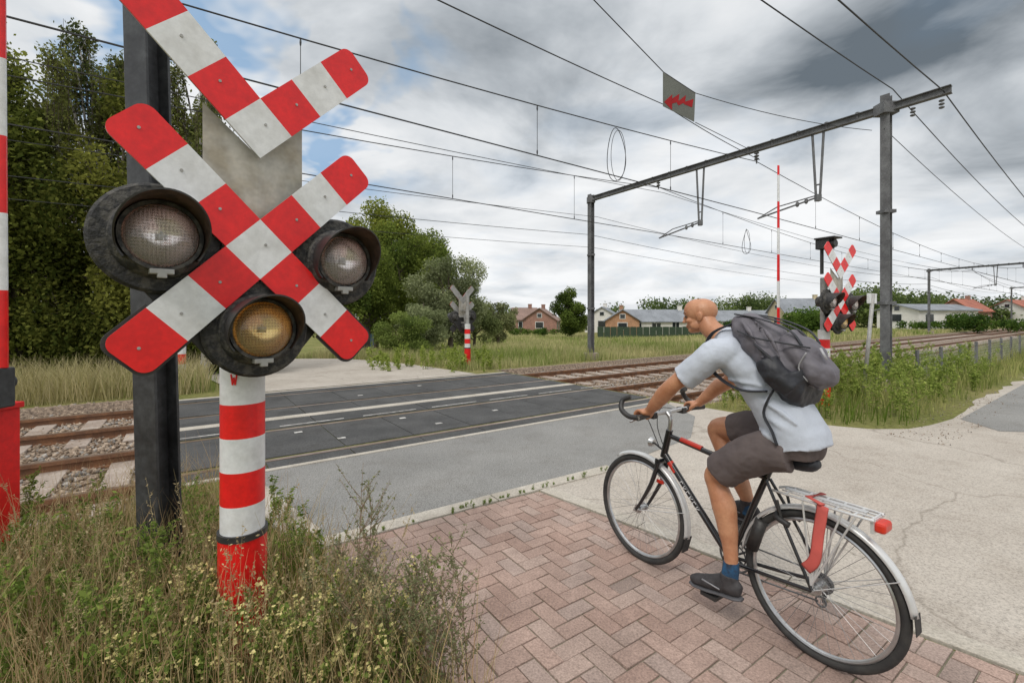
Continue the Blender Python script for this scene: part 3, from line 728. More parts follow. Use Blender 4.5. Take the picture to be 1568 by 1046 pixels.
# ---------------------------------------------------------------- houses
ROOFG=M('roof_tiles_grey',(.25,.27,.30),(.17,.185,.205),rough=.7,scale=.6,fine=(6,.2))
ROOFB=M('roof_tiles_brown',(.27,.18,.15),(.18,.12,.10),rough=.8,scale=.6,fine=(6,.25))
ROOFR=M('roof_tiles_red',(.40,.14,.09),(.28,.10,.07),rough=.8,scale=.6,fine=(6,.25))
BRK=M('brick_orange',(.52,.29,.17),(.38,.21,.125),rough=.9,scale=1,fine=(7,.25)); BRKR=M('brick_red',(.40,.22,.17),(.28,.16,.125),rough=.9,scale=1,fine=(7,.25))
REND=M('render_white',(.78,.76,.72),(.66,.64,.60),rough=.9,scale=.6); YEL=M('render_cream',(.6,.51,.34),(.5,.42,.28),rough=.9,scale=.6)
TRIM=M('white_trim',(.75,.75,.73))
def house(name,u,d,w,dep,wall,ridge,yaw,wm,rm,chim=True):
    x,y,z=at(u,d); root=empty(name,Matrix.Translation((x,y,z))@Matrix.Rotation(yaw,4,'Z')); mb=MB()
    hx,hy=w/2,dep/2
    V=[(-hx,-hy,0),(hx,-hy,0),(hx,hy,0),(-hx,hy,0),(-hx,-hy,wall),(hx,-hy,wall),(hx,hy,wall),(-hx,hy,wall),(-hx,0,ridge),(hx,0,ridge)]
    mb.add(V,[(0,1,5,4),(2,3,7,6),(1,2,6,9,5),(3,0,4,8,7)]); mb.obj('walls',wm,root)
    mb=MB(); ov=.35; sl=(ridge-wall)/hy; t=.14
    for sg in (-1,1):
        e=(sg*(hy+ov),wall-sl*ov)
        a=[(-hx-ov,0,ridge+.02),(hx+ov,0,ridge+.02),(hx+ov,e[0],e[1]+.02),(-hx-ov,e[0],e[1]+.02)]
        b=[(p[0],p[1],p[2]+t) for p in a]; mb.add(a+b,[(0,1,2,3),(7,6,5,4),(0,4,5,1),(1,5,6,2),(2,6,7,3),(3,7,4,0)])
    mb.obj('roof',rm,root)
    mw=MB(); mf=MB(); nwin=max(2,int(w/2.6))
    for i in range(nwin):
        cx=-hx+w*(i+.5)/nwin; door=(i==nwin//2)
        ww,wh,zc=(1.0,2.0,1.0) if door else (1.3,1.1,wall*.58)
        mf.box((cx,-hy-.02,zc),(ww+.16,.06,wh+.16)); mw.box((cx,-hy-.05,zc),(ww,.06,wh)); mf.box((cx,-hy-.085,zc),(.06,.02,wh))
    for sx in (-1,1):
        mf.box((sx*(hx+.02),0,wall*.6),(.06,1.5,1.2)); mw.box((sx*(hx+.05),0,wall*.6),(.06,1.3,1.0))
        mf.box((sx*(hx+.02),0,wall+(ridge-wall)*.4),(.06,.9,.8)); mw.box((sx*(hx+.05),0,wall+(ridge-wall)*.4),(.06,.7,.6))
    mf.obj('window_frames',TRIM,root); mw.obj('window_panes',GLASSD,root)
    if chim:
        mb=MB(); mb.box((hx*.5,0,ridge+.2),(.6,.6,1.1)); mb.box((hx*.5,0,ridge+.78),(.72,.72,.1)); mb.obj('chimney',wm,root)
house('brick_house',803,84,4.2,6.5,2.3,4.3,math.radians(10),BRKR,ROOFB)
house('brick_house',830,82,4.6,6.0,2.2,4.2,math.radians(75),BRKR,ROOFB)
house('white_house',925,82,5,6,2.6,4.4,math.radians(70),REND,ROOFG)
house('brick_house',952,72,4.0,5,2.2,3.8,math.radians(80),BRK,ROOFG)
house('brick_house',1012,74,12,5.5,2.1,3.8,math.radians(-2),REND,ROOFG)
house('white_house',1120,90,14,7,2.0,3.9,math.radians(2),REND,ROOFG)
house('brick_house',1228,84,9,7,3.6,6.0,math.radians(-6),YEL,ROOFG)
house('white_house',1418,66,10,6,2.6,3.4,math.radians(10),REND,ROOFG,chim=False)
house('brick_house',1475,90,6,6,3.0,5.2,math.radians(20),BRKR,ROOFR)
house('brick_house',1560,90,8,6,3.0,4.8,math.radians(20),REND,ROOFR)

root=empty('mesh_fence'); mb=MB()
for t in np.arange(13.3,42,2.0):
    x,y=TS(t,3.0); mb.obox((x,y,0),(x,y,.85),.05,.05,up=(1,0,0))
mb.obj('posts',MAST,root)
mb=MB()
for z in np.arange(.05,.85,.09): mb.tube([(*TS(13.3,3.0),z),(*TS(41.3,3.0),z)],.003,4)
for t in np.arange(13.3,41.3,.12): x,y=TS(t,3.0); mb.tube([(x,y,.03),(x,y,.82)],.003,4,cap=False)
mb.obj('mesh',GALV,root)

# ---------------------------------------------------------------- grass and weeds
def region(n,x0,x1,y0,y1,test,seed):
    rg=np.random.default_rng(seed); X=rg.uniform(x0,x1,n); Y=rg.uniform(y0,y1,n); k=test(X,Y); return X[k],Y[k],rg
GA,GB,DRY,DRY2=(.085,.13,.022),(.29,.34,.07),(.56,.46,.25),(.38,.24,.13)
def nearbank(X,Y):
    t=CT*X+ST*Y; s=-ST*X+CT*Y; nn=.724*X+.69*Y
    return (s<4.75)&(nn<1.10)&~((t>.30)&(s>3.4))
X,Y,rg=region(70000,-6,1.2,1.15,5.2,nearbank,61)
cl=pn(X,Y,1.5,1); h=rg.uniform(.06,.28,len(X))*(.5+pn(X,Y,1.1,2))
near=np.clip((Y-1.2)/1.2,.45,1)
blades('verge_grass',X,Y,0*X,h*near,.0065,rg,GA,GB,clump=cl)
X,Y,rg=region(26000,-6,.9,1.25,5.2,nearbank,62); k=pn(X,Y,.9,4)>.30; X,Y=X[k],Y[k]
blades('dry_grass',X,Y,0*X,rg.uniform(.15,.62,len(X)),.0040,rg,DRY2,DRY,lean=.45)
def farm(X,Y):
    t=CT*X+ST*Y; s=-ST*X+CT*Y
    dx=X-TS(3.7,10.75)[0]; dy=Y-TS(3.7,10.75)[1]; al=-(dx*.69-dy*.724); pe=dx*.724+dy*.69+.0009*al*al*.7
    return (s>11.55)&~((np.abs(pe)<3.0)&(al>-1.5))
for (n,x0,x1,y0,y1,hh,w,sd) in ((80000,-16,12,9,24,.55,.02,63),(60000,-12,45,18,62,.6,.06,64)):
    X,Y,rg=region(n,x0,x1,y0,y1,farm,sd); Z=-1.2*sstep(13.5,38,-ST*X+CT*Y)
    c=pn(X,Y,.35,3)*.7+pn(X,Y,1.3,5)*.35
    blades('meadow_grass',X,Y,Z-.02,hh*rg.uniform(.35,1.0,len(X))*(.45+.6*pn(X,Y,.5,6)),w,rg,(.19,.27,.055),(.56,.50,.27),clump=c,lean=.3)
def farleft(X,Y):
    t=CT*X+ST*Y; s=-ST*X+CT*Y; return (s>11.5)&(s<13.8)&(t<.4)
X,Y,rg=region(40000,-16,-4,5,13,farleft,66)
blades('dry_grass',X,Y,0*X,rg.uniform(.3,.85,len(X)),.012,rg,(.36,.33,.14),(.62,.54,.32),lean=.5)
def rv(X,Y):
    t=CT*X+ST*Y; s=-ST*X+CT*Y; return (s<4.7)&(s>1.95+1.0*np.clip(8.6-t,0,1.2)/1.2+.15*pn(X,Y,4,2))&(t>7.5)
X,Y,rg=region(90000,3,34,5.5,30,rv,65)
blades('verge_grass',X,Y,0*X,rg.uniform(.1,.45,len(X))*(.4+1.1*pn(X,Y,.9,7)),.014,rg,(.11,.17,.028),(.42,.41,.16),clump=pn(X,Y,.8,8))
def weeds(name,items,seed,leafc=((.09,.15,.03),(.29,.37,.09)),stemc=(.17,.18,.06),flower=None,ls=.03,density=1.0,stem_w=.004,asp=.2,fsz=.55,rise=(.5,1.0)):
    rg=np.random.default_rng(seed); LC=[];LS=[];LCOL=[]; mb=MB()
    for (x,y,z,H,nb,spread) in items:
        lean=Vector((rg.normal()*.12,rg.normal()*.12,0)); b=Vector((x,y,z)); path=[b+lean*H*q*q*1.2+Vector((0,0,H*q)) for q in np.linspace(0,1,7)]
        mb.tube(path,[stem_w*(1-.8*q) for q in np.linspace(0,1,7)],5)
        def leafalong(a,c,n,sz,fl):
            for i in range(n):
                q=rg.random(); p=a.lerp(c,q)+Vector(rg.normal(0,sz*.35,3)); LC.append(p); 
                isf=fl and q>.4 and rg.random()<.65
                LS.append(sz*(fsz if isf else 1)); 
                if isf: LCOL.append(np.array(flower)*rg.uniform(.7,1.15))
                else:
                    f=rg.random(); LCOL.append((np.array(leafc[0])*(1-f)+np.array(leafc[1])*f))
        leafalong(path[0],path[6],int(18*density),ls*1.1,False)
        for j in range(nb):
            q=rg.uniform(.15,.92); k=int(q*6); a=path[k].lerp(path[k+1],q*6-k); ang=rg.uniform(0,2*math.pi); L=spread*H*(1-.6*q)*rg.uniform(.5,1.1)
            e=a+Vector((math.cos(ang)*L*.55,math.sin(ang)*L*.55,L*rg.uniform(*rise))); m=a.lerp(e,.5)-Vector((0,0,L*.05))
            mb.tube([a,m,e],[stem_w*.5,stem_w*.35,stem_w*.15],4); leafalong(a,e,int(12*density),ls*.8,flower is not None)
            if flower is None: leafalong(m,e,int(8*density),ls*.4,False)
    root=empty(name); mb.obj('stems',M(name+'_stem',stemc),root)
    C=np.array([tuple(p) for p in LC]); n=len(C); a=rg.normal(size=(n,3)); a[:,2]=np.abs(a[:,2])*.5; a/=np.linalg.norm(a,axis=1)[:,None]; b=rg.normal(size=(n,3)); b-=a*(a*b).sum(1)[:,None]; b/=np.linalg.norm(b,axis=1)[:,None]
    s=np.array(LS)*rg.uniform(.6,1.4,n); a*=s[:,None]*.5; b*=s[:,None]*asp
    V=np.stack([C-a,C+b,C+a,C-b],1).reshape(-1,3); fast('leaves',V,np.arange(4*n).reshape(-1,4),np.repeat(np.array(LCOL),4,0),LEAF,root)
    return root
rg=np.random.default_rng(70)
it=[]
for (u,v,vt) in ((560,1010,715),(575,1000,770),(600,1000,830),(640,1040,840),(690,1060,820),(730,1060,835),(610,1070,880),(660,1080,880),(530,970,830),(700,1085,905),(490,1000,850),(545,1040,860),(630,1090,900),(580,1060,840),(720,1090,880)):
    x,y=G(u,v); x-=.04
    H=CH-(vt-485)/F*y; it.append((x,y,0,H,26,.55))
weeds('mugwort_weed',it,71,leafc=((.13,.15,.07),(.32,.33,.18)),stemc=(.30,.21,.14),ls=.020,density=1.5,stem_w=.004)
it=[]
for i in range(85):
    u=rg.uniform(170,640); v=rg.uniform(975,1130); x,y=G(u,v); it.append((x,y,0,rg.uniform(.2,.46),13,.6))
weeds('yellow_wildflower',it,72,leafc=((.09,.15,.03),(.30,.37,.10)),flower=(.88,.78,.36),ls=.022,density=1.15,asp=.40,fsz=.85)
it=[]
for i in range(90):
    u=rg.uniform(-60,330); v=rg.uniform(830,1100); x,y=G(u,v); it.append((x,y,0,rg.uniform(.15,.5),9,.5))
for i in range(36):
    u=rg.uniform(270,500); v=rg.uniform(790,980); x,y=G(u,v); it.append((x,y,0,rg.uniform(.12,.38),9,.5))
weeds('broadleaf_weed',it,73,ls=.036)
# tall seeding grass stalks
it=[]
for i in range(150):
    u=rg.uniform(-60,620); v=rg.uniform(860,1120)
    if u>430: v=rg.uniform(960,1120)
    x,y=G(u,v); it.append((x,y,0,rg.uniform(.35,.72),7,.16))
weeds('seeding_grass',it,78,leafc=((.36,.27,.14),(.60,.50,.30)),stemc=(.42,.34,.18),ls=.014,density=.8,stem_w=.0019,rise=(.8,1.2))
it=[]
for i in range(170):
    t=rg.uniform(7.7,17); s=rg.uniform(2.9,4.6) if t<9 else rg.uniform(2.15,4.6); x,y=TS(t,s); it.append((x,y,0,rg.uniform(.3,1.0)*(1 if t>8.6 else .6),10,.45))
weeds('roadside_weed',it,74,leafc=((.12,.19,.03),(.42,.49,.13)),ls=.06,density=1.5)
it=[]
for i in range(50):
    x,y=G(rg.uniform(560,770),rg.uniform(553,572)); it.append((x,y,-.1,rg.uniform(.4,.9),8,.4))
weeds('roadside_weed',it,75,leafc=((.14,.21,.03),(.42,.48,.12)),ls=.08,density=1.2)
it=[]
for i in range(40):
    s=rg.uniform(3.9,4.9); t=rg.uniform(-3.5,.1); x,y=TS(t,s); it.append((x,y,0,rg.uniform(.15,.5),9,.5))
weeds('broadleaf_weed',it,76,ls=.035)
it=[]
for i in range(60):
    if i<34: q=rg.random(); x,y=-1.36+q*2.4,3.18+q*1.62; x+=rg.normal()*.02; y+=-.08+rg.normal()*.015
    else: q=rg.uniform(0,1); x,y=-1.36+q*.9+rg.uniform(-.12,.04),3.1-q*.95+rg.uniform(-.05,.05)
    it.append((x,y,.01,rg.uniform(.02,.06),6,.9))
weeds('joint_weed',it,77,ls=.014,density=.7,stem_w=.0015)

# ---------------------------------------------------------------- bicycle
Hd=Vector((-.548,.836,0)).normalized(); Ld=Vector((0,0,1)).cross(Hd)
BM=frame((1.42,2.11,.008),Hd,Ld,Vector((0,0,1)))
bike=empty('bicycle',BM); R=.342; FA=1.045
def wheel(f,nm):
    mb=MB(); nn=72
    def ring(rc,r1,r2,mat,n=10):
        pts=[(f+rc*math.cos(w),0,R+rc*math.sin(w)) for w in np.linspace(0,2*math.pi,nn+1)]
        mb.tube(pts,r1,n,mat,cap=False,r2=r2)
    ring(R-.019,.019,.019,0); ring(R-.045,.012,.010,1,8)
    for i in range(36):
        w=2*math.pi*i/36; sgn=1 if i%2 else -1; w0=w+(.9 if (i//2)%2 else -.9)
        mb.tube([(f+.022*math.cos(w0),sgn*.028,R+.022*math.sin(w0)),(f+(R-.05)*math.cos(w),0,R+(R-.05)*math.sin(w))],.0010,4,3,cap=False)
    mb.tube([(f,-.05,R),(f,.05,R)],.017,14,1); mb.tube([(f,-.032,R),(f,-.027,R)],.028,16,1); mb.tube([(f,.027,R),(f,.032,R)],.028,16,1)
    mb.tube([(f,-.068,R),(f,.068,R)],.008,10,1)
    if nm=='front_wheel':
        mb.box((f+(R-.07)*math.cos(2.2),0.01,R+(R-.07)*math.sin(2.2)),(.05,.01,.02),2)
    return mb.obj(nm,[TYRE,ALU,REDF,SPOKE],bike,True,ang=40)
wheel(0,'rear_wheel'); wheel(FA,'front_wheel')
mb=MB(); BBp=(.43,0,.285); HT=(.822,0,.895); HB=(.868,0,.72)
mb.tube([HT,HB],.021,14,0); mb.tube([(.83,0,.862),(.225,0,.775)],.0155,14,0,); mb.tube([(.862,0,.745),BBp],.019,14,0); mb.tube([BBp,(.222,0,.815)],.016,14,0)
mb.tube([(BBp[0],-.037,BBp[2]),(BBp[0],.037,BBp[2])],.023,16,0)
for sg in (-1,1):
    mb.tube([(.40,sg*.03,.285),(.2,sg*.045,.31),(0,sg*.062,R)],.009,10,0,smooth=3); mb.tube([(.228,sg*.018,.77),(.1,sg*.05,.54),(0,sg*.062,R)],.008,10,0,smooth=3)
    mb.tube([(.872,sg*.045,.69),(.92,sg*.05,.55),(1.005,sg*.052,.40),(FA,sg*.055,R)],[.014,.013,.010,.009],12,0,smooth=4)
mb.tube([(.872,-.05,.695),(.872,.05,.695)],.016,10,0)
mb.tube([(.74,0,.855),(.60,0,.834)],.0162,14,1); mb.tube([(.82,0,.70),(.775,0,.65)],.0195,14,1)
# white lettering-like decal strokes on the down tube (left side)
d0=Vector((.862,0,.745)); d1=Vector(BBp); dt=(d1-d0).normalized(); up=Vector((-dt.z,0,dt.x)) if dt.x<0 else Vector((dt.z,0,-dt.x))
for i,q in enumerate((.30,.35,.40,.45,.50,.55)):
    p=d0.lerp(d1,q)+Vector((0,.0188,0)); a_=p-up*.011; b_=p+up*.011
    mb.tube([a_,b_],.0022,5,2)
    if i%2==0: mb.tube([b_,b_+dt*.016,],.0020,5,2); mb.tube([a_,a_+dt*.016],.0020,5,2)
    else: mb.tube([b_,a_+dt*.018],.0020,5,2)
mb.obj('frame',[FRAME,REDF,WHITE],bike,True,ang=40)
def guard(f,a0,a1,w=.026):
    m=MB(); vs=[];n=36;prof=[(-w,-.012),(-w*.7,.001),(0,.007),(w*.7,.001),(w,-.012)]
    for i in range(n+1):
        a=math.radians(a0+(a1-a0)*i/n)
        for l,dr in prof: rr=R+.016+dr; vs.append((f+rr*math.cos(a),l,R+rr*math.sin(a)))
    fs=[(i*5+k,i*5+k+1,(i+1)*5+k+1,(i+1)*5+k) for i in range(n) for k in range(4)]
    m.add(vs,fs); o=m.obj('mudguard',SILVERP,bike,True); s=o.modifiers.new('s','SOLIDIFY'); s.thickness=.0015
guard(0,5,172); guard(FA,58,190)
for (f,a0,a1) in ((FA,188,204),(0,170,182)):
    m=MB(); m.add([(f+(R+.02)*math.cos(math.radians(a)),l,R+(R+.02)*math.sin(math.radians(a))) for a in (a0,a1) for l in (-.03,.03)],[(0,1,3,2)]); o=m.obj('mud_flap',TYRE,bike); o.modifiers.new('s','SOLIDIFY').thickness=.003
mb=MB()
for sg in (-1,1):
    for a in (150,95): 
        a=math.radians(a); 
        mb.tube([(0,sg*.06,R),((R+.015)*math.cos(a),sg*.028,R+(R+.015)*math.sin(a))],.0022,6)
    a=math.radians(165); mb.tube([(FA,sg*.055,R),(FA+(R+.015)*math.cos(a),sg*.028,R+(R+.015)*math.sin(a))],.0022,6)
for sg in (-1,1):
    mb.tube([(.19,sg*.03,.735),(.12,sg*.06,.745),(-.20,sg*.06,.745),(-.225,sg*.045,.745)],.006,8,smooth=3)
    for f0 in (-.05,-.12,-.17,.04): mb.tube([(f0,sg*.062,.742),(-.0,sg*.072,R+.03)],.0045,8)
for f0 in (.12,.05,-.02,-.09,-.16,-.22): mb.tube([(f0,-.06,.745),(f0,.06,.745)],.0045,8)
for l in (-.02,.02): mb.tube([(.15,l,.747),(-.22,l,.747)],.004,8)
mb.obox((.14,0,.754),(-.19,0,.754),.03,.005)
mb.obj('luggage_rack',SILVERP,bike,True,ang=40)
mb=MB(); mb.box((-.245,0,.715),(.04,.085,.045)); mb.obj('rear_light',REDF,bike,bev=.012)
mb=MB(); mb.box((-.222,0,.715),(.012,.10,.055)); mb.obj('rear_light_holder',SILVERP,bike)
mb=MB(); mb.tube([(-.05,.075,.75),(-.035,.083,.62),(-.02,.083,.50),(.02,.078,.44)],.024,8,smooth=4,r2=.004,yref=(1,0,0)); mb.tube([(-.05,.075,.755),(.02,.05,.762),(.0,-.05,.762)],.016,8,r2=.004); mb.obj('red_strap',M('strap_red',(.65,.12,.10),rough=.8),bike,True)
mb=MB()
def ringY(f,l,z,rc,rr,n=36,mat=0): mb.tube([(f+rc*math.cos(w),l,z+rc*math.sin(w)) for w in np.linspace(0,2*math.pi,n+1)],rr,6,mat,cap=False)
ringY(.43,-.045,.285,.085,.006); ringY(.43,-.045,.285,.06,.004)
for i in range(5): w=2*math.pi*i/5; mb.tube([(.43,-.045,.285),(.43+.085*math.cos(w),-.045,.285+.085*math.sin(w))],.006,6)
ringY(0,-.045,R,.04,.008); ringY(0,-.04,R,.028,.008)
mb.tube([(.43,-.045,.37),(0,-.045,R+.042)],.004,6); mb.tube([(.43,-.045,.20),(.02,-.045,.25)],.004,6); ringY(.01,-.05,.25,.022,.004); ringY(.005,-.05,.29,.018,.004)
mb.tube([(0,-.055,R),(.0,-.055,.25)],.008,8)
mb.tube([(.43,.05,.285),(.445,.062,.115)],.010,10); mb.tube([(.43,-.06,.285),(.415,-.065,.455)],.010,10)
mb.obj('drivetrain',MAST,bike,True,ang=50)
mb=MB(); mb.box((.46,.115,.115),(.09,.09,.022)); mb.tube([(.445,.06,.115),(.455,.16,.115)],.008,8); mb.box((.43,-.12,.455),(.09,.09,.022)); mb.tube([(.415,-.06,.455),(.43,-.16,.455)],.008,8); mb.obj('pedals',BLACKP,bike,bev=.004)
mb=MB(); mb.tube([(.10,-.055,.60),(.16,-.055,.62),(.17,0,.63),(.16,.055,.62),(.10,.055,.60)],.014,10,smooth=3); mb.tube([(.30,.02,.40),(.25,.02,.56)],.03,12); mb.obj('ring_lock',BLACKP,bike,True)
mb=MB(); mb.tube([(.225,0,.80),(.185,0,.93)],.0135,12,1)
mb.tube([(.02,0,.955),(.07,0,.962),(.15,0,.958),(.24,0,.955),(.31,0,.945)],[.05,.082,.062,.03,.016],16,0,r2=[.018,.028,.024,.02,.014],smooth=4)
mb.obj('saddle',[BLACKP,ALU],bike,True,ang=50)
mb=MB(); mb.tube([(.16,0,.90),(.09,0,.892),(.03,0,.90),(.0,0,.91)],[.025,.045,.045,.03],14,0,r2=[.02,.035,.035,.02],smooth=3); o=mb.obj('saddle_bag',PACKD,bike,True)
mb=MB(); mb.tube([(.825,0,.885),(.815,0,.965),(.845,0,1.0)],.014,12,1,smooth=3)
mb.tube([(.80,-.31,1.01),(.83,-.15,1.01),(.845,0,1.0),(.83,.15,1.01),(.80,.31,1.01)],.0125,12,1,smooth=5)
for sg in (-1,1):
    mb.tube([(.83,sg*.17,1.01),(.80,sg*.31,1.01)],.0165,14,0)
    mb.tube([(.802,sg*.295,1.012),(.86,sg*.315,1.01),(.925,sg*.31,1.04),(.94,sg*.285,1.09),(.90,sg*.26,1.115)],.0155,12,0,smooth=5)
    mb.tube([(.845,sg*.15,1.0),(.885,sg*.18,.985),(.895,sg*.27,.965)],[.008,.007,.006],8,1,smooth=4)
    mb.box((.84,sg*.14,1.0),(.05,.035,.035),0)
    mb.tube([(.86,sg*.13,.995),(.95,sg*.08,1.0),(.94,sg*.03,.90),(.885,sg*.02,.78)],.0028,6,0,smooth=6)
mb.tube([(.94,0,.79),(.965,0,.79)],[.02,.032],16,1)
mb.tube([(.87,.0,.76),(.94,0,.79)],.006,8,0)
mb.obj('handlebar',[BLACKP,ALU],bike,True,ang=50)
mb=MB()
for sg in (-1,1):
    mb.tube([(.895,sg*.045,.60),(.89,sg*.04,.71)],.008,8); mb.box((.905,sg*.022,.66),(.04,.015,.012))
    mb.tube([(.135,sg*.05,.60),(.16,sg*.05,.70)],.007,8)
mb.obj('brakes',BLACKP,bike)

# ---------------------------------------------------------------- cyclist
rider=empty('cyclist',BM)
def remesh(mb,name,mat,vox=.008,sm=6,disp=None):
    o=mb.obj(name,mat,rider,True); r=o.modifiers.new('r','REMESH'); r.mode='VOXEL'; r.voxel_size=vox; r.use_smooth_shade=True
    if sm: s=o.modifiers.new('s','SMOOTH'); s.iterations=sm; s.factor=.5
    if disp:
        tx=bpy.data.textures.new(name+'_folds','CLOUDS'); tx.noise_scale=disp[0]; tx.noise_depth=1
        d=o.modifiers.new('d','DISPLACE'); d.texture=tx; d.strength=disp[1]; d.mid_level=.5; d.texture_coords='LOCAL'
    return o
mb=MB()
HC=Vector((.615,0,1.598)); HR=Matrix.Rotation(math.radians(24),3,'Z')@Matrix.Rotation(math.radians(9),3,'Y'); HS=.87
mb.tube([(.40,0,1.42),(.47,0,1.472),(.55,.0,1.528),HC+HR@Vector((-.02,0,-.02))],[.075,.064,.055,.056],18,r2=[.06,.058,.054,.058],smooth=4)
for sg in (-1,1):
    sh=(.40,sg*.180,1.405); el=(.585,sg*.265,1.232) if sg>0 else (.60,sg*.27,1.20); wr=(.775,sg*.238,1.052)
    mb.tube([sh,(.49,sg*.225,1.32),el,(.655,sg*.258,1.168) ,(.72,sg*.248,1.105),wr,(.79,sg*.236,1.04)],[.056,.049,.042,.046,.038,.027,.027],16,smooth=4)
    mb.ell((.800,sg*.232,1.034),(.034,.042,.017),Matrix.Rotation(math.radians(18),3,'Y'))
    for i,(dl,ln) in enumerate(((-.030,.92),(-.010,1.0),(.010,.96),(.029,.82))):
        l=sg*(.234)-dl*sg; 
        mb.tube([(.81,l,1.040),(.835,l,1.043),(.860,l,1.028),(.864,l,1.003),(.846,l,.986-.004*ln)],[.0105,.0100,.0092,.0086,.0078],8,smooth=3)
    mb.tube([(.79,sg*.20,1.032),(.808,sg*.188,1.012),(.828,sg*.186,.992),(.846,sg*.190,.985)],[.014,.012,.010,.009],8,smooth=3)
mb.tube([(.30,.108,.865),(.38,.112,.805),(.44,.115,.752),(.432,.117,.70),(.392,.12,.605),(.372,.12,.50),(.358,.12,.40),(.352,.12,.31),(.36,.12,.26)],[.074,.068,.058,.052,.060,.050,.037,.032,.034],18,smooth=4)
mb.ell((.462,.115,.748),(.03,.038,.042))
mb.tube([(.35,-.10,.985),(.48,-.10,.965),(.565,-.102,.945),(.558,-.105,.89),(.49,-.11,.77),(.44,-.11,.68),(.395,-.11,.58),(.385,-.11,.53)],[.072,.066,.056,.052,.058,.046,.034,.034],18,smooth=4)
mb.ell((.575,-.102,.95),(.035,.038,.038))
remesh(mb,'body_skin',SKIN,.0055,4)
mb=MB()
def hp(x,y,z): return HC+HR@(Vector((x,y,z))*HS)
def he(c,r,rot=None): 
    Rm=HR if rot is None else HR@rot; mb.ell(hp(*c),tuple(q*HS for q in r),Rm,20,14)
he((-.014,0,.026),(.102,.078,.084)); he((.012,0,.035),(.084,.070,.078)); he((.028,0,-.035),(.060,.058,.076)); he((.055,0,-.086),(.032,.034,.024)); he((-.008,0,-.05),(.062,.056,.05))
he((.078,0,.024),(.018,.050,.011)); he((.090,0,-.010),(.018,.010,.024)); he((.104,0,-.026),(.013,.012,.010)); he((.083,0,-.056),(.015,.023,.007)); he((.080,0,-.068),(.014,.020,.007))
for sg in (-1,1): he((.058,sg*.036,-.025),(.025,.021,.02)); he((-.012,sg*.077,-.010),(.019,.008,.031),Matrix.Rotation(math.radians(-12),3,'Y')); he((-.016,sg*.083,-.004),(.016,.006,.024)); he((.02,sg*.050,-.06),(.04,.013,.026))
remesh(mb,'head',SKIN,.0036,2)
mb=MB()
for sg in (-1,1): mb.ell(hp(.078,sg*.031,.004),(.009,.011,.006),HR,10,8)
mb.obj('eyes',M('eye_dark',(.05,.03,.02),rough=.2),rider,True)
mb=MB()
for sg in (-1,1): mb.tube([hp(.093,sg*.016,.027),hp(.089,sg*.034,.034),hp(.074,sg*.051,.027)],.003,6,smooth=3)
mb.tube([hp(.098,.0,-.0615),hp(.094,.014,-.062),hp(.084,.023,-.063)],.0018,6)
mb.obj('eyebrows_and_lips',M('brow',(.16,.08,.05)),rider,True)
mb=MB()
mb.tube([(.080,0,.965),(.10,0,1.03),(.165,0,1.16),(.235,0,1.26),(.32,0,1.355),(.395,0,1.425),(.44,0,1.465),(.470,0,1.490)],[.164,.162,.156,.166,.184,.178,.120,.076],24,r2=[.134,.132,.124,.124,.120,.098,.078,.062],smooth=4)
for sg in (-1,1):
    mb.tube([(.36,sg*.11,1.40),(.40,sg*.180,1.405),(.455,sg*.217,1.35),(.515,sg*.237,1.29),(.545,sg*.247,1.262)],[.085,.080,.072,.071,.073],18,smooth=4)
# cloth folds running round the waist and under the arm
for (a_,b_,c_) in (((.04,.135,1.05),(.12,.155,1.10),(.24,.12,1.13)),((.03,.13,1.10),(.13,.152,1.17),(.27,.125,1.20)),((.06,.14,1.0),(.15,.15,1.03),(.22,.10,1.04)),((.17,.155,1.26),(.27,.165,1.27),(.36,.14,1.27))):
    mb.tube([a_,b_,c_],[.006,.014,.006],8,smooth=4)
remesh(mb,'tshirt',SHIRT,.007,5,(.10,.022))
mb=MB()
mb.tube([(.11,0,1.01),(.085,0,.97),(.085,0,.93)],[.130,.145,.13],22,r2=[.095,.11,.09],smooth=4)
mb.tube([(.09,.075,.955),(.18,.092,.940),(.28,.105,.885),(.36,.11,.825),(.415,.113,.775)],[.095,.102,.100,.093,.092],20,smooth=4)
mb.tube([(.09,-.075,.965),(.22,-.09,.975),(.36,-.10,.985),(.47,-.10,.965)],[.095,.10,.095,.086],20,smooth=4)
for (a_,b_,c_) in (((.16,.17,.97),(.24,.195,.90),(.27,.18,.83)),((.22,.17,.97),(.31,.195,.88),(.34,.185,.80)),((.28,.16,.96),(.38,.19,.84),(.39,.18,.76))):
    mb.tube([a_,b_,c_],[.006,.013,.006],8,smooth=4)
remesh(mb,'shorts',SHORTS,.007,5,(.08,.016))
mb=MB(); mb.tube([(.354,.12,.335),(.353,.12,.30),(.362,.12,.245)],[.036,.040,.042],16,smooth=3); mb.tube([(.392,-.11,.585),(.388,-.11,.55),(.388,-.11,.51)],[.037,.04,.042],16,smooth=3)
remesh(mb,'socks',SOCK,.006,2)
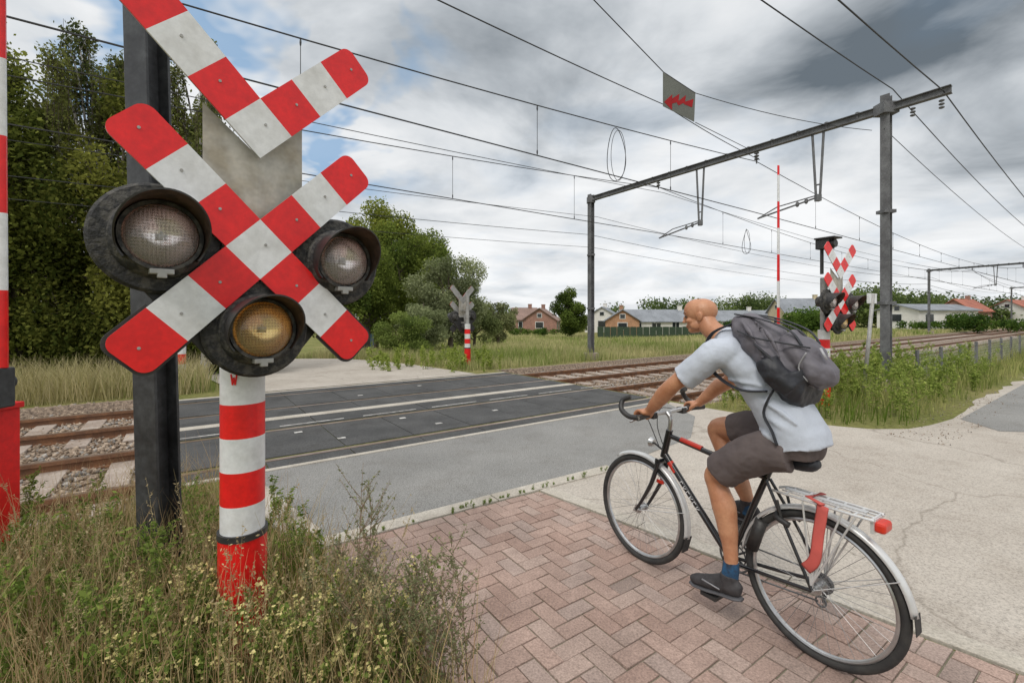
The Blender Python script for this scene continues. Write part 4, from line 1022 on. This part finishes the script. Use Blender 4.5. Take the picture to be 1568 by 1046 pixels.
def shoe(l,hx,hz,tx,tz):
    m=MB(); h=Vector((hx,l,hz)); t=Vector((tx,l+.012*(1 if l>0 else -1),tz)); pts=[h.lerp(t,q) for q in (0,.12,.35,.6,.85,1)]
    up=[.0,.008,.012,.0,-.008,-.012]
    pts=[p+Vector((0,0,u)) for p,u in zip(pts,up)]
    m.tube(pts,[.022,.036,.038,.045,.042,.022],16,r2=[.028,.045,.048,.036,.028,.016],smooth=4)
    a=h.lerp(t,.22); m.tube([a,a+Vector((0,0,.075))],[.042,.043],16)
    remesh(m,'shoe',SHOE,.006,3)
    m=MB(); dd=Vector((0,0,-.038)); pts=[h.lerp(t,q)+dd for q in (-.02,.12,.35,.6,.85,1.02)]; m.tube(pts,[.02,.037,.036,.047,.044,.02],16,r2=[.008,.012,.011,.011,.011,.008],smooth=4); m.obj('sole',M('sole_rubber',(.10,.10,.11)),rider,True)
    m=MB()
    for q in (.36,.46,.56): p=h.lerp(t,q)+Vector((0,0,.045-.06*(q-.36))); m.tube([p+Vector((0,-.022,-.004)),p,p+Vector((0,.022,-.004))],.003,6)
    p=h.lerp(t,.5)+Vector((0,.042,.0)); m.tube([p-Vector((.05,0,-.005)),p+Vector((.05,0,.01))],.004,6); m.obj('laces',M('lace_grey',(.3,.3,.32)),rider,True)
shoe(.12,.30,.205,.575,.165); shoe(-.11,.335,.515,.60,.505)
bpk=empty('backpack',BM); _r=rider; rider=bpk
mb=MB()
mb.tube([(.055,0,1.235),(.09,0,1.285),(.155,0,1.37),(.235,0,1.46),(.315,0,1.535),(.375,0,1.570)],[.120,.155,.166,.160,.135,.088],24,r2=[.070,.100,.112,.100,.074,.042],smooth=4)
mb.tube([(.01,0,1.33),(.06,0,1.42),(.13,0,1.49)],[.10,.132,.10],20,r2=[.045,.07,.05],smooth=4)
for (a_,b_,c_) in (((.30,.12,1.57),(.22,.165,1.50),(.16,.17,1.40)),((.24,.10,1.57),(.14,.155,1.50),(.09,.16,1.40))):
    mb.tube([a_,b_,c_],[.006,.014,.006],8,smooth=4)
remesh(mb,'main_bag',PACK,.008,3,(.09,.034))
mb=MB(); mb.tube([(-.045,0,1.275),(-.01,0,1.33),(.04,0,1.40),(.075,0,1.445)],[.07,.115,.115,.075],20,r2=[.04,.062,.058,.035],smooth=4)
remesh(mb,'front_pocket',PACK,.008,3,(.06,.022))
mb=MB(); mb.tube([(.02,0,1.235),(.055,0,1.25),(.095,0,1.31)],[.118,.161,.174],22,r2=[.078,.104,.118],smooth=3)
mb.tube([(.05,.13,1.26),(.12,.157,1.33),(.155,.157,1.39)],[.048,.060,.050],14,smooth=3)
mb.tube([(.25,0,1.53),(.31,0,1.575),(.35,0,1.585)],[.06,.06,.04],14,r2=.02,smooth=3)
remesh(mb,'dark_base',PACKD,.008,3,(.05,.014))
mb=MB()
for sg in (-1,1):
    mb.tube([(.37,sg*.08,1.555),(.47,sg*.105,1.50),(.495,sg*.125,1.40),(.42,sg*.162,1.30),(.28,sg*.180,1.235),(.15,sg*.165,1.24)],.018,10,r2=.005,smooth=6)
    mb.tube([(.12,sg*.165,1.25),(.16,sg*.172,1.14),(.12,sg*.176,1.06),(.10,sg*.172,1.0)],.012,8,r2=.004,smooth=5)
for l in (-.09,0,.09): mb.tube([(.35,l,1.605),(.21,l,1.578),(.08,l,1.525),(.03,l,1.46)],.011,8,r2=.004,smooth=5)
mb.tube([(.20,.178,1.46),(.10,.182,1.38),(.05,.160,1.30)],.010,8,r2=.004,smooth=5)
mb.tube([(.30,.15,1.52),(.20,.172,1.49),(.08,.150,1.47),(.0,.08,1.45)],.006,8,r2=.004,smooth=5)
mb.obj('straps',PACKD,bpk,True)
mb=MB(); mb.tube([(.0,.115,1.43),(.03,.12,1.36),(.0,.10,1.30)],.006,8,r2=.003,smooth=4); mb.tube([(-.055,.05,1.40),(-.03,.05,1.45)],.012,8,r2=.003); mb.obj('piping',M('piping_grey',(.4,.4,.42)),bpk,True)
rider=_r

# ---------------------------------------------------------------- world
w=bpy.data.worlds.new('World'); sc.world=w; w.use_nodes=True; n=w.node_tree; n.nodes.clear()
out=n.nodes.new('ShaderNodeOutputWorld'); bg=n.nodes.new('ShaderNodeBackground'); n.links.new(bg.outputs[0],out.inputs[0]); bg.inputs[1].default_value=.12
sky=n.nodes.new('ShaderNodeTexSky'); sky.sky_type='NISHITA'; sky.sun_disc=False
SE,SA=math.radians(50),math.radians(205)
sky.sun_elevation=SE; sky.sun_rotation=SA
tc=n.nodes.new('ShaderNodeTexCoord'); sp=n.nodes.new('ShaderNodeSeparateXYZ'); n.links.new(tc.outputs['Generated'],sp.inputs[0])
zz=math_n(n,'ADD',math_n(n,'MAXIMUM',sp.outputs[2],0.0),.20)
cx=math_n(n,'DIVIDE',sp.outputs[0],zz); cy=math_n(n,'DIVIDE',sp.outputs[1],zz)
cv=n.nodes.new('ShaderNodeCombineXYZ'); n.links.new(cx,cv.inputs[0]); n.links.new(cy,cv.inputs[1]); cv.inputs[2].default_value=3.7
def wn(scale,detail,rough,dist=0,off=0):
    a=n.nodes.new('ShaderNodeTexNoise'); a.inputs['Scale'].default_value=scale; a.inputs['Detail'].default_value=detail; a.inputs['Roughness'].default_value=rough; a.inputs['Distortion'].default_value=dist
    m=n.nodes.new('ShaderNodeMapping'); m.inputs['Location'].default_value=(off,off*.7,off*.3); n.links.new(cv.outputs[0],m.inputs[0]); n.links.new(m.outputs[0],a.inputs['Vector']); return a.outputs['Fac']
n1=wn(1.6,6,.54,.3,2.0); n2=wn(.7,2,.5,.3,14.0)
def dmask(d,c0,c1):
    d=Vector(d).normalized(); v=n.nodes.new('ShaderNodeVectorMath'); v.operation='DOT_PRODUCT'; n.links.new(tc.outputs['Generated'],v.inputs[0]); v.inputs[1].default_value=d
    mr=n.nodes.new('ShaderNodeMapRange'); mr.interpolation_type='SMOOTHSTEP'; mr.inputs['From Min'].default_value=c0; mr.inputs['From Max'].default_value=c1; n.links.new(v.outputs['Value'],mr.inputs['Value']); return mr.outputs['Result']
dk=math_n(n,'ADD',math_n(n,'MULTIPLY',dmask((800,697,440),.94,1.0),.20),math_n(n,'MULTIPLY',dmask((60,697,560),.94,1.0),.09))
mrz=n.nodes.new('ShaderNodeMapRange'); mrz.inputs['From Min'].default_value=.12; mrz.inputs['From Max'].default_value=.55; mrz.inputs['To Min'].default_value=-.10; mrz.inputs['To Max'].default_value=.02; n.links.new(sp.outputs[2],mrz.inputs['Value'])
th=math_n(n,'ADD',math_n(n,'ADD',math_n(n,'ADD',math_n(n,'MULTIPLY',n1,.82),math_n(n,'MULTIPLY',n2,.18)),dk),mrz.outputs['Result'])
cloud=ramp(n,th,[(.32,(7.9,8.0,8.1)),(.42,(6.9,7.05,7.2)),(.50,(5.9,6.15,6.4)),(.60,(3.9,4.2,4.5)),(.76,(1.2,1.45,1.7))])
bl=math_n(n,'MULTIPLY',math_n(n,'ADD',dmask((-400,697,400),.93,.99),.10),ramp(n,wn(2.3,4,.55,.3,31.0),[(.50,(0,0,0)),(.62,(1,1,1))]))
col=mixc(n,math_n(n,'MINIMUM',bl,.75),cloud,mixc(n,.6,sky.outputs[0],(1.6,3.8,6.4)))
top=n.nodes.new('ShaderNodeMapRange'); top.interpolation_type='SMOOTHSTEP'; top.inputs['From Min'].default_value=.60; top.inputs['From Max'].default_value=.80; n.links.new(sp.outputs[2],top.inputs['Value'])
col=mixc(n,top.outputs['Result'],col,(12.0,11.9,11.7))  # bright zenith above the camera view, added to lift the scene lighting
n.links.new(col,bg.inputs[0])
sun=bpy.data.lights.new('sun','SUN'); sun.energy=1.4; sun.angle=math.radians(16); sun.color=(1,.95,.87)
so=bpy.data.objects.new('sun',sun); sc.collection.objects.link(so)
d=Vector((math.sin(SA)*math.cos(SE),math.cos(SA)*math.cos(SE),math.sin(SE)))
so.rotation_euler=d.to_track_quat('Z','Y').to_euler()
cam=bpy.data.cameras.new('camera'); cam.lens=16; cam.sensor_width=36; cam.shift_y=-38/1568; cam.clip_start=.05; cam.clip_end=3000
co=bpy.data.objects.new('camera',cam); co.location=(0,0,CH); co.rotation_euler=(math.radians(90),0,0); sc.collection.objects.link(co); sc.camera=co
sc.view_settings.view_transform='Standard'; sc.view_settings.look='None'; sc.view_settings.exposure=0
